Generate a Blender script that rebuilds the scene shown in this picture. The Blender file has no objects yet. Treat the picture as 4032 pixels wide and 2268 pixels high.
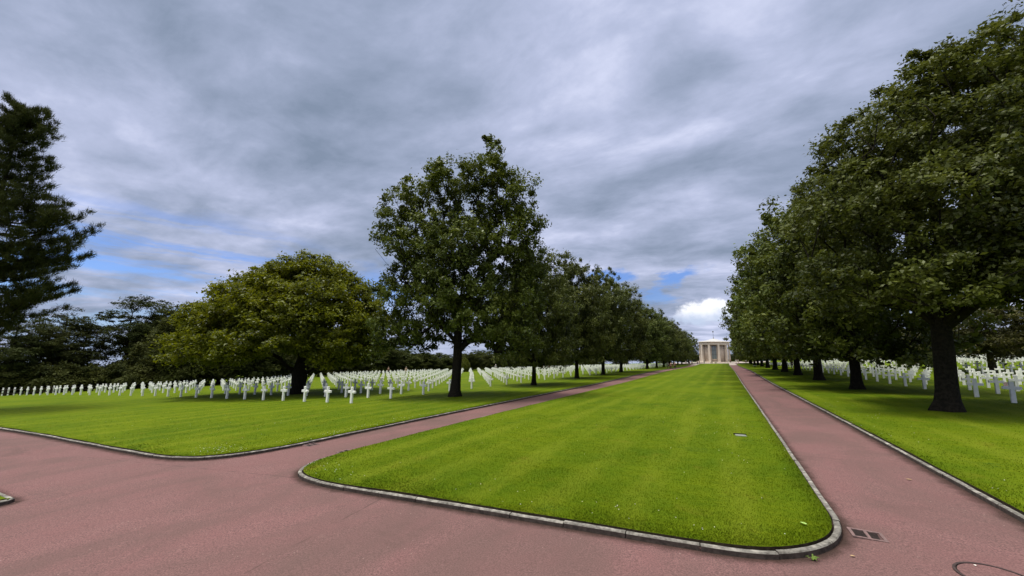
import bpy, bmesh, math, random
import numpy as np
from mathutils import Vector, Matrix, geometry

C = bpy.context.scene.collection
PI = math.pi
rng = np.random.default_rng(7)
YAW = math.radians(28.664)

# ------------------------------------------------------------------ terrain
_yn = [-200, 0, 12, 25, 45, 80, 150, 200, 260, 330, 900]
_yz = [0, 0, -.044, -.192, -.461, -.673, -1.943, -2.3, -2.6, -6, -60]
_xn = [-600, -150, -115, -90, -65, -45, -21.6, 0, 15, 30, 60, 100, 150, 600]
_sf = [-70, -16, -6.3, -4.35, -2.8, -1.8, -.86, 0, .58, .7, .6, .4, -4, -50]
_sb = [-70, -16, -5.6, -3.7, -2.6, -1.75, -.86, 0, .58, .7, .6, .4, -4, -50]
_gy = np.arange(-260, 960, .5)
_gx = np.arange(-700, 700, .5)


def _sm(a, n):
    k = np.ones(n) / n
    return np.convolve(np.pad(a, n, mode='edge'), k, 'same')[n:-n]


_ty = _sm(np.interp(_gy, _yn, _yz), 17)
_tf = _sm(np.interp(_gx, _xn, _sf), 13)
_tb = _sm(np.interp(_gx, _xn, _sb), 13)


def sstep(v, a, b):
    w = np.clip((np.asarray(v, float) - a) / (b - a), 0, 1)
    return w * w * (3 - 2 * w)


def T(x, y):
    w = sstep(y, 20, 60)
    r = (1.4 * sstep(x, 14, 28) + .7 * sstep(x, 26, 42)) * sstep(y, 50, 95)
    return np.interp(y, _gy, _ty) + np.interp(x, _gx, _tf) * (1 - w) + np.interp(x, _gx, _tb) * w + r


def turf_wave(x, y):
    return .006 * np.sin(x * 1.7 + 1.3 * np.sin(y * .9)) + .005 * np.sin(y * 2.1 + x)


# ------------------------------------------------------------------ helpers
def tag(o, label=None, cat=None, group=None, kind=None):
    if label: o['label'] = label
    if cat: o['category'] = cat
    if group: o['group'] = group
    if kind: o['kind'] = kind
    return o


def empty(name, loc, rz=0.0, label=None, cat=None, group=None):
    o = bpy.data.objects.new(name, None)
    C.objects.link(o)
    o.empty_display_size = .2
    o.location = loc
    o.rotation_euler = (0, 0, rz)
    return tag(o, label, cat, group)


def np_mesh(name, V, quads=None, tris=None, tint=None, smooth=False):
    me = bpy.data.meshes.new(name)
    V = np.asarray(V, np.float32)
    me.vertices.add(len(V))
    me.vertices.foreach_set('co', V.ravel())
    loops, starts = [], []
    off = 0
    if quads is not None and len(quads):
        q = np.asarray(quads, np.int32)
        loops.append(q.ravel()); starts.append(np.arange(len(q)) * 4); off = q.size
    if tris is not None and len(tris):
        t = np.asarray(tris, np.int32)
        loops.append(t.ravel()); starts.append(off + np.arange(len(t)) * 3)
    loops = np.concatenate(loops).astype(np.int32)
    starts = np.concatenate(starts).astype(np.int32)
    me.loops.add(len(loops))
    me.loops.foreach_set('vertex_index', loops)
    me.polygons.add(len(starts))
    me.polygons.foreach_set('loop_start', starts)
    me.update(calc_edges=True)
    if tint is not None:
        at = me.attributes.new('tint', 'FLOAT', 'FACE')
        at.data.foreach_set('value', np.asarray(tint, np.float32))
    if smooth:
        me.polygons.foreach_set('use_smooth', np.ones(len(starts), bool))
    me.validate()
    return me


def mobj(name, me, mat, parent=None):
    o = bpy.data.objects.new(name, me)
    if mat is not None:
        me.materials.clear()
        me.materials.append(mat)
    C.objects.link(o)
    if parent is not None:
        o.parent = parent
    return o


def bm_obj(name, bm, mat, parent=None, smooth=False):
    me = bpy.data.meshes.new(name)
    bmesh.ops.recalc_face_normals(bm, faces=bm.faces)
    bm.to_mesh(me)
    bm.free()
    if smooth:
        for p in me.polygons: p.use_smooth = True
    return mobj(name, me, mat, parent)


def box(bm, cx, cy, cz, sx, sy, sz, rz=0.0, taper=1.0):
    """box centred in x,y at cx,cy from cz up by sz; taper scales the top"""
    c, s = math.cos(rz), math.sin(rz)
    vs = []
    for z, k in ((0, 1.0), (sz, taper)):
        for ax, ay in ((-1, -1), (1, -1), (1, 1), (-1, 1)):
            x, y = ax * sx / 2 * k, ay * sy / 2 * k
            vs.append(bm.verts.new((cx + c * x - s * y, cy + s * x + c * y, cz + z)))
    b, t = vs[:4], vs[4:]
    bm.faces.new(b[::-1]); bm.faces.new(t)
    for i in range(4):
        j = (i + 1) % 4
        bm.faces.new((b[i], b[j], t[j], t[i]))
    return vs


def lathe(bm, prof, n=32, cx=0.0, cy=0.0, close=True):
    rings = []
    for r, z in prof:
        if r < 1e-5:
            rings.append([bm.verts.new((cx, cy, z))])
        else:
            rings.append([bm.verts.new((cx + r * math.cos(2 * PI * i / n), cy + r * math.sin(2 * PI * i / n), z)) for i in range(n)])
    for a, b in zip(rings[:-1], rings[1:]):
        for i in range(n):
            j = (i + 1) % n
            if len(a) == 1 and len(b) == 1: continue
            if len(a) == 1: bm.faces.new((a[0], b[j], b[i]))
            elif len(b) == 1: bm.faces.new((a[i], a[j], b[0]))
            else: bm.faces.new((a[i], a[j], b[j], b[i]))
    if close:
        for rg, fl in ((rings[0], True), (rings[-1], False)):
            if len(rg) > 2: bm.faces.new(rg[::-1] if fl else rg)


# ------------------------------------------------------------------ materials
class N:
    """tiny node-tree writer"""
    def __init__(self, tree):
        self.t = tree
        self.n = tree.nodes
        self.l = tree.links

    def new(self, kind, **kw):
        nd = self.n.new(kind)
        for k, v in kw.items(): setattr(nd, k, v)
        return nd

    def put(self, sock, v):
        if isinstance(v, bpy.types.NodeSocket): self.l.new(v, sock)
        elif v is not None: sock.default_value = v

    def m(self, op, a, b=None, c=None, clamp=False):
        nd = self.new('ShaderNodeMath', operation=op, use_clamp=clamp)
        for i, v in enumerate((a, b, c)):
            if v is not None: self.put(nd.inputs[i], v)
        return nd.outputs[0]

    def vm(self, op, a, b=None):
        nd = self.new('ShaderNodeVectorMath', operation=op)
        self.put(nd.inputs[0], a)
        if b is not None: self.put(nd.inputs[3 if op == 'SCALE' else 1], b)
        return nd.outputs['Value'] if op in ('DOT_PRODUCT', 'LENGTH') else nd.outputs[0]

    def noise(self, vec, scale, detail=4, rough=.55, dist=0.0):
        nd = self.new('ShaderNodeTexNoise')
        self.put(nd.inputs['Vector'], vec)
        nd.inputs['Scale'].default_value = scale
        nd.inputs['Detail'].default_value = detail
        nd.inputs['Roughness'].default_value = rough
        nd.inputs['Distortion'].default_value = dist
        return nd.outputs['Fac']

    def mix(self, f, a, b, mode='MIX'):
        nd = self.new('ShaderNodeMix', data_type='RGBA', blend_type=mode)
        self.put(nd.inputs[0], f); self.put(nd.inputs[6], a); self.put(nd.inputs[7], b)
        return nd.outputs[2]

    def ss(self, v, a, b):
        nd = self.new('ShaderNodeMapRange', interpolation_type='SMOOTHSTEP')
        self.put(nd.inputs[0], v)
        nd.inputs[1].default_value = a; nd.inputs[2].default_value = b
        return nd.outputs[0]

    def mapping(self, vec, scale=(1, 1, 1), rot=(0, 0, 0), loc=(0, 0, 0)):
        nd = self.new('ShaderNodeMapping')
        self.put(nd.inputs[0], vec)
        nd.inputs['Scale'].default_value = scale; nd.inputs['Rotation'].default_value = rot
        nd.inputs['Location'].default_value = loc
        return nd.outputs[0]

    def comb(self, x, y, z):
        nd = self.new('ShaderNodeCombineXYZ')
        for i, v in enumerate((x, y, z)): self.put(nd.inputs[i], v)
        return nd.outputs[0]

    def sep(self, v):
        nd = self.new('ShaderNodeSeparateXYZ'); self.put(nd.inputs[0], v)
        return nd.outputs


def rgb(r, g, b): return (r, g, b, 1.0)


def material(name, rough=.8, spec=.3):
    mt = bpy.data.materials.new(name)
    mt.use_nodes = True
    n = N(mt.node_tree)
    b = n.n['Principled BSDF']
    b.inputs['Roughness'].default_value = rough
    b.inputs['Specular IOR Level'].default_value = spec
    return mt, n, b


def bump(n, b, h, strength, dist):
    nd = n.new('ShaderNodeBump')
    nd.inputs['Strength'].default_value = strength
    nd.inputs['Distance'].default_value = dist
    n.put(nd.inputs['Height'], h)
    n.l.new(nd.outputs[0], b.inputs['Normal'])


def mat_noise(name, c1, c2, scale, rough=.8, spec=.3, bstr=0.0, bdist=.01, detail=5, c3=None, scale3=1.0):
    mt, n, b = material(name, rough, spec)
    pos = n.new('ShaderNodeTexCoord').outputs['Object']
    f = n.ss(n.noise(pos, scale, detail), .3, .7)
    col = n.mix(f, rgb(*c1), rgb(*c2))
    if c3:
        col = n.mix(n.ss(n.noise(pos, scale3, 4), .45, .75), col, rgb(*c3))
    n.put(b.inputs['Base Color'], col)
    if bstr: bump(n, b, n.noise(pos, scale * 2, detail), bstr, bdist)
    return mt


def make_grass(name, blade=False):
    mt, n, b = material(name, .85, .04)
    pos = n.new('ShaderNodeNewGeometry').outputs['Position']
    s = n.sep(pos)
    # mowing stripes run along the avenue, broken up by noise
    wob = n.noise(pos, .35, 3)
    xs = n.m('ADD', s[0], n.m('MULTIPLY', wob, .7))
    st = n.m('MULTIPLY', n.ss(n.m('SINE', n.m('MULTIPLY', xs, 2 * PI / 1.5)), -.5, .9), n.ss(n.noise(n.mapping(pos, (1.4, .22, 1)), .8, 4, .6), .36, .62))
    big = n.ss(n.noise(pos, .20, 4, .6), .34, .66)
    med = n.ss(n.noise(n.mapping(pos, (1, .55, 1)), 1.3, 5, .65), .34, .68)
    strk = n.ss(n.noise(n.mapping(pos, (.5, 1.6, 1), (0, 0, .5)), 3.2, 4, .6), .38, .66)
    fine = n.ss(n.noise(pos, 38, 5, .75), .3, .72)
    vf = n.ss(n.noise(pos, 130, 3, .7), .28, .74)
    col = n.mix(big, rgb(.046, .094, .0016), rgb(.100, .144, .0026))
    col = n.mix(n.m('MULTIPLY', med, .50), col, rgb(.118, .148, .004))
    col = n.mix(n.m('MULTIPLY', strk, .50), col, rgb(.046, .092, .0016))
    col = n.mix(n.m('MULTIPLY', st, .50), col, rgb(.150, .184, .012))
    col = n.mix(n.m('MULTIPLY', fine, .34), col, rgb(.044, .078, .0014))
    col = n.mix(n.m('MULTIPLY', vf, .22), col, rgb(.165, .195, .014))
    dry = n.ss(n.noise(pos, .9, 4, .6), .58, .78)
    col = n.mix(n.m('MULTIPLY', dry, .42), col, rgb(.160, .138, .016))
    clov = n.m('MULTIPLY', n.ss(n.noise(pos, .55, 4, .6), .60, .70), n.ss(n.noise(pos, 14, 3, .6), .42, .58))
    col = n.mix(n.m('MULTIPLY', clov, .5), col, rgb(.036, .082, .008))
    n.put(b.inputs['Base Color'], col)
    if not blade:
        h = n.m('ADD', n.m('MULTIPLY', n.noise(pos, 55, 4, .7), .6), n.noise(pos, 9, 3))
        bump(n, b, h, .7, .03)
    return mt


def make_asphalt():
    mt, n, b = material('red_asphalt', .9, .25)
    pos = n.new('ShaderNodeNewGeometry').outputs['Position']
    g1 = n.ss(n.noise(pos, 48, 3, .8), .32, .68)
    g2 = n.ss(n.noise(pos, 27, 4, .75), .32, .70)
    g3 = n.ss(n.noise(pos, 1.4, 5, .6), .3, .7)
    g4 = n.ss(n.noise(n.mapping(pos, (1, .6, 1), (0, 0, .4)), .42, 5, .6, .6), .36, .68)
    col = n.mix(g1, rgb(.050, .026, .025), rgb(.262, .140, .134))
    col = n.mix(n.m('MULTIPLY', g2, .40), col, rgb(.166, .085, .082))
    col = n.mix(n.m('MULTIPLY', g3, .38), col, rgb(.174, .078, .078))
    col = n.mix(n.m('MULTIPLY', g4, .62), col, rgb(.096, .062, .054))
    sc = n.ss(n.noise(n.mapping(pos, (.55, 1.5, 1), (0, 0, 1.0)), .8, 6, .68, 1.0), .64, .78)
    col = n.mix(n.m('MULTIPLY', sc, .30), col, rgb(.235, .155, .138))
    st_ = n.ss(n.noise(n.mapping(pos, (.35, 1.2, 1), (0, 0, .25)), .55, 5, .6, .8), .58, .72)
    col = n.mix(n.m('MULTIPLY', st_, .42), col, rgb(.080, .048, .042))
    # pale grit and dark spots
    vo = n.new('ShaderNodeTexVoronoi'); n.put(vo.inputs['Vector'], pos); vo.inputs['Scale'].default_value = 9.0
    gr = n.m('MULTIPLY', n.m('LESS_THAN', vo.outputs['Distance'], .085), n.ss(n.noise(pos, 1.1, 3), .5, .62))
    col = n.mix(n.m('MULTIPLY', gr, .7), col, rgb(.36, .27, .24))
    # laying joints between the strips of asphalt
    sp = n.sep(pos)
    jn = None
    wv = n.m('MULTIPLY', n.m('SUBTRACT', n.noise(pos, 2.2, 4, .6), .5), .10)
    for (x0, y0), (x1, y1) in (((.42, 6.5), (1.1, 2.0)), ((-9.25, 6.15), (-17.5, 4.75)), ((-6.2, 6.0), (-5.2, .5)), ((-13.5, 5.6), (-12.6, 2.7)), ((1.45, 13.5), (3.85, 13.3))):
        L = math.hypot(x1 - x0, y1 - y0)
        nx, ny = -(y1 - y0) / L, (x1 - x0) / L
        d = n.m('ABSOLUTE', n.m('ADD', n.m('ADD', n.m('MULTIPLY', sp[0], nx), n.m('MULTIPLY', sp[1], ny)), n.m('SUBTRACT', wv, nx * x0 + ny * y0)))
        t = n.m('DIVIDE', n.m('ADD', n.m('MULTIPLY', n.m('SUBTRACT', sp[0], x0), (x1 - x0) / L), n.m('MULTIPLY', n.m('SUBTRACT', sp[1], y0), (y1 - y0) / L)), L)
        on = n.m('MULTIPLY', n.m('GREATER_THAN', t, 0.0), n.m('LESS_THAN', t, 1.0))
        q = n.m('MULTIPLY', n.m('SUBTRACT', 1.0, n.ss(d, .006, .030)), on)
        jn = q if jn is None else n.m('MAXIMUM', jn, q)
    jn = n.m('MULTIPLY', jn, n.ss(n.noise(pos, 1.6, 4, .6), .40, .62))
    col = n.mix(n.m('MULTIPLY', jn, .55), col, rgb(.050, .030, .026))
    n.put(b.inputs['Base Color'], col)
    bump(n, b, n.m('ADD', n.noise(pos, 120, 3, .7), n.m('MULTIPLY', n.noise(pos, 14, 3), .5)), .55, .008)
    return mt


def make_leaf(name, dark, light, warm, trans=.25, rough=.46, spec=.22):
    mt, n, b = material(name, rough, spec)
    at = n.new('ShaderNodeAttribute', attribute_name='tint').outputs['Fac']
    oi = n.new('ShaderNodeObjectInfo').outputs['Random']
    col = n.mix(n.ss(at, .0, .75), rgb(*dark), rgb(*light))
    col = n.mix(n.m('MULTIPLY', n.ss(at, .7, 1.0), .7), col, rgb(*warm))
    hs = n.new('ShaderNodeHueSaturation')
    n.put(hs.inputs['Value'], n.m('MULTIPLY_ADD', oi, .3, .85))
    n.put(hs.inputs['Hue'], n.m('MULTIPLY_ADD', oi, .02, .49))
    n.put(hs.inputs['Color'], col)
    n.put(b.inputs['Base Color'], hs.outputs[0])
    tr = n.new('ShaderNodeBsdfTranslucent')
    n.put(tr.inputs['Color'], n.mix(.5, hs.outputs[0], rgb(*warm)))
    ms = n.new('ShaderNodeMixShader')
    ms.inputs[0].default_value = trans
    n.l.new(b.outputs[0], ms.inputs[1]); n.l.new(tr.outputs[0], ms.inputs[2])
    n.l.new(ms.outputs[0], n.n['Material Output'].inputs['Surface'])
    return mt


M_grass = make_grass('mown_grass')
M_blade = make_grass('grass_blades', True)
M_asph = make_asphalt()
M_oak = make_leaf('oak_leaves', (.023, .036, .004), (.092, .119, .015), (.176, .192, .030))
M_oak2 = make_leaf('avenue_leaves', (.030, .044, .006), (.097, .120, .020), (.160, .172, .035))
M_horn = make_leaf('hornbeam_leaves', (.028, .044, .003), (.142, .172, .005), (.255, .255, .009), .38)
M_wood = make_leaf('woodland_leaves', (.024, .034, .008), (.058, .068, .015), (.085, .090, .022), .25, .7, .08)
M_olive = make_leaf('olive_leaves', (.042, .046, .010), (.092, .092, .022), (.125, .118, .030))
M_pine = make_leaf('pine_needles', (.020, .030, .008), (.050, .060, .014), (.080, .078, .020), .15, .7, .08)
M_topi = make_leaf('clipped_yew_leaves', (.060, .080, .006), (.130, .150, .010), (.19, .19, .02), .2)
M_bark = mat_noise('dark_bark', (.010, .009, .007), (.026, .022, .016), 9, .95, .1, .9, .03)
M_barkl = mat_noise('grey_bark', (.05, .042, .030), (.105, .09, .066), 8, .95, .1, .8, .03)
M_marble = mat_noise('white_marble', (.90, .90, .885), (.86, .86, .845), 5, .6, .3)
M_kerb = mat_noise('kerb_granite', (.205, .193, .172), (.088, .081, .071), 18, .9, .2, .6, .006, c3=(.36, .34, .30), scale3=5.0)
M_kerbf = mat_noise('stained_shaded_kerb_face', (.085, .068, .060), (.042, .034, .030), 14, .95, .1, .5, .006)  # kerb sides: stain plus their shade painted in as a darker stone
M_soil = mat_noise('dark_soil', (.02, .015, .01), (.05, .038, .026), 14, .95, .1)
M_gravel = mat_noise('pale_gravel', (.30, .25, .22), (.38, .33, .29), 3, .9, .2)
M_stone = mat_noise('limestone', (.56, .49, .415), (.63, .555, .475), 1.2, .8, .25)
M_stonep = mat_noise('pink_limestone', (.46, .39, .33), (.52, .445, .38), 1.6, .8, .25)
M_roof = mat_noise('pale_roof', (.40, .40, .40), (.46, .46, .46), 2, .7, .3)
M_bronze = mat_noise('bronze', (.05, .052, .05), (.09, .09, .085), 6, .45, .5)
M_iron = mat_noise('rusty_iron', (.115, .075, .070), (.20, .125, .118), 22, .7, .4, .4, .003)
M_rim = mat_noise('dark_iron', (.028, .018, .017), (.060, .040, .037), 22, .7, .3, .4, .003)
M_dark = mat_noise('black_void', (.008, .007, .006), (.014, .012, .01), 6, .9, .1)
M_green = mat_noise('green_paint', (.010, .028, .016), (.016, .038, .022), 6, .5, .4)
M_steel = mat_noise('galvanised_plate', (.16, .18, .155), (.22, .24, .21), 30, .5, .5)
M_fence = mat_noise('dark_timber', (.030, .024, .018), (.06, .05, .038), 8, .9, .1)
mg, ng, bg = material('window_glass', .08, .6)
bg.inputs['Base Color'].default_value = rgb(.20, .24, .27)
M_glass = mg
M_petal = mat_noise('white_petals', (.80, .80, .76), (.72, .72, .62), 40, .8, .2)
M_dleaf = mat_noise('dry_leaf', (.42, .30, .17), (.30, .20, .10), 30, .8, .2)
M_weed = mat_noise('weed_green', (.07, .12, .02), (.13, .18, .04), 30, .8, .1)
M_gleaf = mat_noise('fresh_leaf', (.22, .36, .07), (.30, .44, .12), 30, .7, .2)

# ------------------------------------------------------------------ ground, asphalt, lawns


def grid_sheet(name, xs, ys, dz, mat, keep=None):
    xs = np.asarray(xs, float); ys = np.asarray(ys, float)
    X, Y = np.meshgrid(xs, ys)
    V = np.stack([X.ravel(), Y.ravel(), (T(X, Y) + dz).ravel()], 1)
    nx, ny = len(xs), len(ys)
    i, j = np.meshgrid(np.arange(nx - 1), np.arange(ny - 1))
    a = (j * nx + i).ravel()
    q = np.stack([a, a + 1, a + nx + 1, a + nx], 1)
    if keep is not None:
        cx = (xs[:-1] + xs[1:]) / 2; cy = (ys[:-1] + ys[1:]) / 2
        KX, KY = np.meshgrid(cx, cy)
        q = q[keep(KX.ravel(), KY.ravel())]
    return mobj(name, np_mesh(name, V, q, smooth=True), mat)


def spread(a, b, step, lim, far):
    inner = list(np.arange(a, b + .01, step))
    lo, hi = [], []
    d = step
    v = a
    while v > lim: d *= 1.5; v -= d; lo.append(v)
    v = b; d = step
    while v < far: d *= 1.5; v += d; hi.append(v)
    return lo[::-1] + inner + hi


g = grid_sheet('ground', spread(-150, 100, 3, -2500, 2500), spread(-20, 260, 3, -2500, 3500), -.30, M_grass)
tag(g, kind='structure')
p_ = grid_sheet('red_path', np.arange(-132, 12.1, 1.0), np.arange(-30, 202.1, 1.0), 0.0, M_asph,
                lambda x, y: (y < 10) | ((x > -15) & (x < 5.5)))
tag(p_, kind='structure')


def catmull(pts, closed, step=.12):
    P = [Vector(p) for p in pts]
    out = []
    n = len(P)
    for i in range(n if closed else n - 1):
        p0 = P[(i - 1) % n] if closed or i > 0 else P[0]
        p1, p2 = P[i], P[(i + 1) % n]
        p3 = P[(i + 2) % n] if closed or i + 2 < n else P[-1]
        d = (p2 - p1).length
        k = max(1, min(60, int(d / step))) if d < 3.2 else max(2, int(d / 1.0))
        for s in range(k):
            t = s / k
            if d >= 3.2:
                out.append(p1.lerp(p2, t))
            else:
                # chord-limited tangents keep the corner round without overshoot
                l0, l2 = max((p1 - p0).length, 1e-6), max((p3 - p2).length, 1e-6)
                m1 = ((p1 - p0) / l0 + (p2 - p1) / d).normalized() * d
                m2 = ((p2 - p1) / d + (p3 - p2) / l2).normalized() * d
                t2, t3 = t * t, t * t * t
                out.append((2 * t3 - 3 * t2 + 1) * p1 + (t3 - 2 * t2 + t) * m1 + (-2 * t3 + 3 * t2) * p2 + (t3 - t2) * m2)
    if not closed: out.append(P[-1])
    return out


def offset(poly, d):
    """move an open polyline to its left by d"""
    out = []
    n = len(poly)
    for i in range(n):
        a = poly[max(0, i - 1)]; b = poly[min(n - 1, i + 1)]
        t = (b - a).normalized()
        out.append(poly[i] + Vector((-t.y, t.x)) * d)
    return out


def kerb(name, line, seed, w=.088, h=.082):
    """line = foot of the kerb on the path side, lawn to its left; stones about 1 m long with open joints"""
    r = random.Random(seed)
    L = [0.0]
    for a, b in zip(line[:-1], line[1:]): L.append(L[-1] + (b - a).length)
    L = np.array(L)
    xs = np.array([p.x for p in line]); ys = np.array([p.y for p in line])
    tot = L[-1]
    bm = bmesh.new()
    s = 0.0
    while s < tot - .05:
        ln = min(r.uniform(.92, 1.04), tot - s)
        e = s + ln - .014
        k = max(2, int(ln / .16) + 1)
        dz = r.uniform(-.006, .006); dw = r.uniform(-.006, .006); tl = r.uniform(-.004, .004)
        rows = []
        for i in range(k):
            q = s + (e - s) * i / (k - 1)
            x, y = np.interp(q, L, xs), np.interp(q, L, ys)
            x2, y2 = np.interp(min(q + .05, tot), L, xs), np.interp(min(q + .05, tot), L, ys)
            x1, y1 = np.interp(max(q - .05, 0), L, xs), np.interp(max(q - .05, 0), L, ys)
            t = Vector((x2 - x1, y2 - y1)).normalized()
            nn = Vector((-t.y, t.x))
            z = float(T(x, y))
            jt = r.uniform(-.003, .003)
            prof = ((dw, -.06), (dw + .004, h - .016 + dz), (dw + .018, h + dz + jt), (dw + w - .012, h + dz + tl + jt), (dw + w, h + dz + tl - .012), (dw + w, -.06))
            rows.append([bm.verts.new((x + nn.x * o, y + nn.y * o, z + zz)) for o, zz in prof])
        for a, b in zip(rows[:-1], rows[1:]):
            for i in range(5): bm.faces.new((a[i], b[i], b[i + 1], a[i + 1]))
        bm.faces.new(rows[0]); bm.faces.new(rows[-1][::-1])
        s += ln
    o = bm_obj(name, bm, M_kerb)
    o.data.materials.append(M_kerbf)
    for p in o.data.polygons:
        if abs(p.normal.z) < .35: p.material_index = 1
    return tag(o, kind='structure')


def lawn(name, ring, zt, near):
    """raised turf inside ring (list of 2-D Vectors, counter-clockwise)"""
    xs = [p.x for p in ring]; ys = [p.y for p in ring]
    px_, py_ = np.array(xs), np.array(ys)
    pts = []
    for y in spread(near[2], near[3], .7, min(ys), max(ys)):
        for x in spread(near[0], near[1], .7, min(xs), max(xs)):
            pts.append((x + .11 * math.sin(y * 3), y + .11 * math.sin(x * 2.3)))
    Q = np.array(pts)
    inside = np.zeros(len(Q), bool)
    j = len(ring) - 1
    dmin = np.full(len(Q), 1e9)
    for i in range(len(ring)):
        xi, yi, xj, yj = px_[i], py_[i], px_[j], py_[j]
        c = ((yi > Q[:, 1]) != (yj > Q[:, 1]))
        with np.errstate(divide='ignore', invalid='ignore'):
            xx = (xj - xi) * (Q[:, 1] - yi) / (yj - yi) + xi
        inside ^= c & (Q[:, 0] < xx)
        dmin = np.minimum(dmin, (Q[:, 0] - xi) ** 2 + (Q[:, 1] - yi) ** 2)
        j = i
    Q = Q[inside & (dmin > .09)]
    allp = [Vector((float(p.x), float(p.y))) for p in ring] + [Vector((float(a), float(b))) for a, b in Q]
    nr = len(ring)
    res = geometry.delaunay_2d_cdt(allp, [(i, (i + 1) % nr) for i in range(nr)], [], 1, 1e-5)
    co, fc = res[0], res[2]
    orig = res[3]
    arr = np.array([(v.x, v.y) for v in co])
    wv = turf_wave(arr[:, 0], arr[:, 1])
    z = T(arr[:, 0], arr[:, 1]) + zt + wv
    rim = np.array([any(o < nr for o in og) for og in orig])
    z[rim] -= .008
    bm = bmesh.new()
    vs = [bm.verts.new((float(arr[i, 0]), float(arr[i, 1]), float(z[i]))) for i in range(len(arr))]
    for f in fc:
        try: bm.faces.new([vs[i] for i in f])
        except ValueError: pass
    bm.normal_update()
    for f in bm.faces:
        if f.normal.z < 0: f.normal_flip()
    be = [e for e in bm.edges if len(e.link_faces) == 1]
    ex = bmesh.ops.extrude_edge_only(bm, edges=be)
    for v in [g_ for g_ in ex['geom'] if isinstance(g_, bmesh.types.BMVert)]: v.co.z -= .21
    me = bpy.data.meshes.new(name)
    bm.normal_update()
    bm.to_mesh(me); bm.free()
    me.polygons.foreach_set('use_smooth', np.ones(len(me.polygons), bool))
    o = mobj(name, me, M_grass)
    me.materials.append(M_soil)
    for p in me.polygons:
        if abs(p.normal.z) < .3: p.material_index = 1; p.use_smooth = False
    return tag(o, kind='structure')


V2 = lambda L: [Vector(p) for p in L]
M_gutter, ngm, bgm = material('gutter_tone', .95, .1)
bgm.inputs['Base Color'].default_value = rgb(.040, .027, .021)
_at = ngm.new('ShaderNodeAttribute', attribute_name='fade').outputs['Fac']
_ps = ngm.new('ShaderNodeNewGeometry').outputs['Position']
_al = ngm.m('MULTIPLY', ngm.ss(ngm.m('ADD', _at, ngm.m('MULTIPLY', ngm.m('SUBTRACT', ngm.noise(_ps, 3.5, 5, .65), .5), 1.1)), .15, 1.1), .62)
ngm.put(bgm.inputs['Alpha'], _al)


def gutter(line, wid, seed):  # dark ribbon along the kerb foot, fading outward over the asphalt
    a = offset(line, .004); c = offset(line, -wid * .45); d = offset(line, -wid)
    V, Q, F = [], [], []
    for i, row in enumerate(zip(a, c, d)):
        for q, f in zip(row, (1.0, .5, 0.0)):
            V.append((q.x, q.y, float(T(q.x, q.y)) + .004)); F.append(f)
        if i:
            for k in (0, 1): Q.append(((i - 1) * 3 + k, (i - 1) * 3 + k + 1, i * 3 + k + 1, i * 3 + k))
    me = np_mesh('gutter_band', V, Q)
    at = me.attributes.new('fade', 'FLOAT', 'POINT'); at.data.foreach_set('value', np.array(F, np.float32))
    tag(mobj('gutter_band', me, M_gutter), kind='structure')


# central lawn, walked with the turf on the left
c_line = catmull([(-10.14, 200), (-10.14, 8.6), (-10.09, 7.75), (-9.93, 7.02), (-9.6, 6.5), (-9.19, 6.20), (-8.6, 6.03), (-7.7, 5.98), (-5.48, 6.10), (-2.24, 6.27), (-.6, 6.36),
                  (.02, 6.42), (.40, 6.53), (.78, 6.78), (1.11, 7.17), (1.31, 7.62), (1.40, 8.15), (1.405, 8.75), (1.40, 9.5), (1.40, 200)], False)
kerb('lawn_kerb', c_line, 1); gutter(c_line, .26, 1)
lawn('central_lawn', offset(c_line, .115), .112, (-11, 3, 5, 26))
l_line = catmull([(-130, 1.6), (-60, 3.9), (-29.8, 5.05), (-24.6, 5.3), (-19.9, 5.42), (-16.5, 5.52), (-15.2, 5.6), (-14.2, 5.78), (-13.45, 6.12), (-12.98, 6.68), (-12.72, 7.4), (-12.6, 8.3), (-12.57, 9.3), (-12.57, 186)], False)
# the turf lies to the left of this line when walked the other way round
l_line = l_line
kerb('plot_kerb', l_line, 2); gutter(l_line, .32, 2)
lawn('left_lawn', offset(l_line, .115) + V2([(-60, 200), (-130, 200)]), .112, (-34, -12, 5, 32))
r_line = catmull([(3.87, 186), (3.87, 6.6), (3.95, 5.9), (4.2, 5.3), (4.7, 4.9), (5.4, 4.75), (6.5, 4.8), (45, 6.7)], False)
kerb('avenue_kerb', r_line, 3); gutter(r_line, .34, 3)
lawn('right_lawn', offset(r_line, .115) + V2([(130, 40), (130, 200), (20, 200)]), .112, (3, 16, 5, 32))
i_line = [Vector(p) for p in [(-40, 1.9), (-39.9, 2.0)]]
i_line = catmull([(-13.3, -14), (-13.02, 2.55), (-13.03, 2.62), (-40, 1.6)], False)
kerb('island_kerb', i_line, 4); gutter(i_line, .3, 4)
lawn('corner_lawn', offset(i_line, .115) + V2([(-40, -14)]), .112, (-18, -13, 0, 3))

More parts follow.
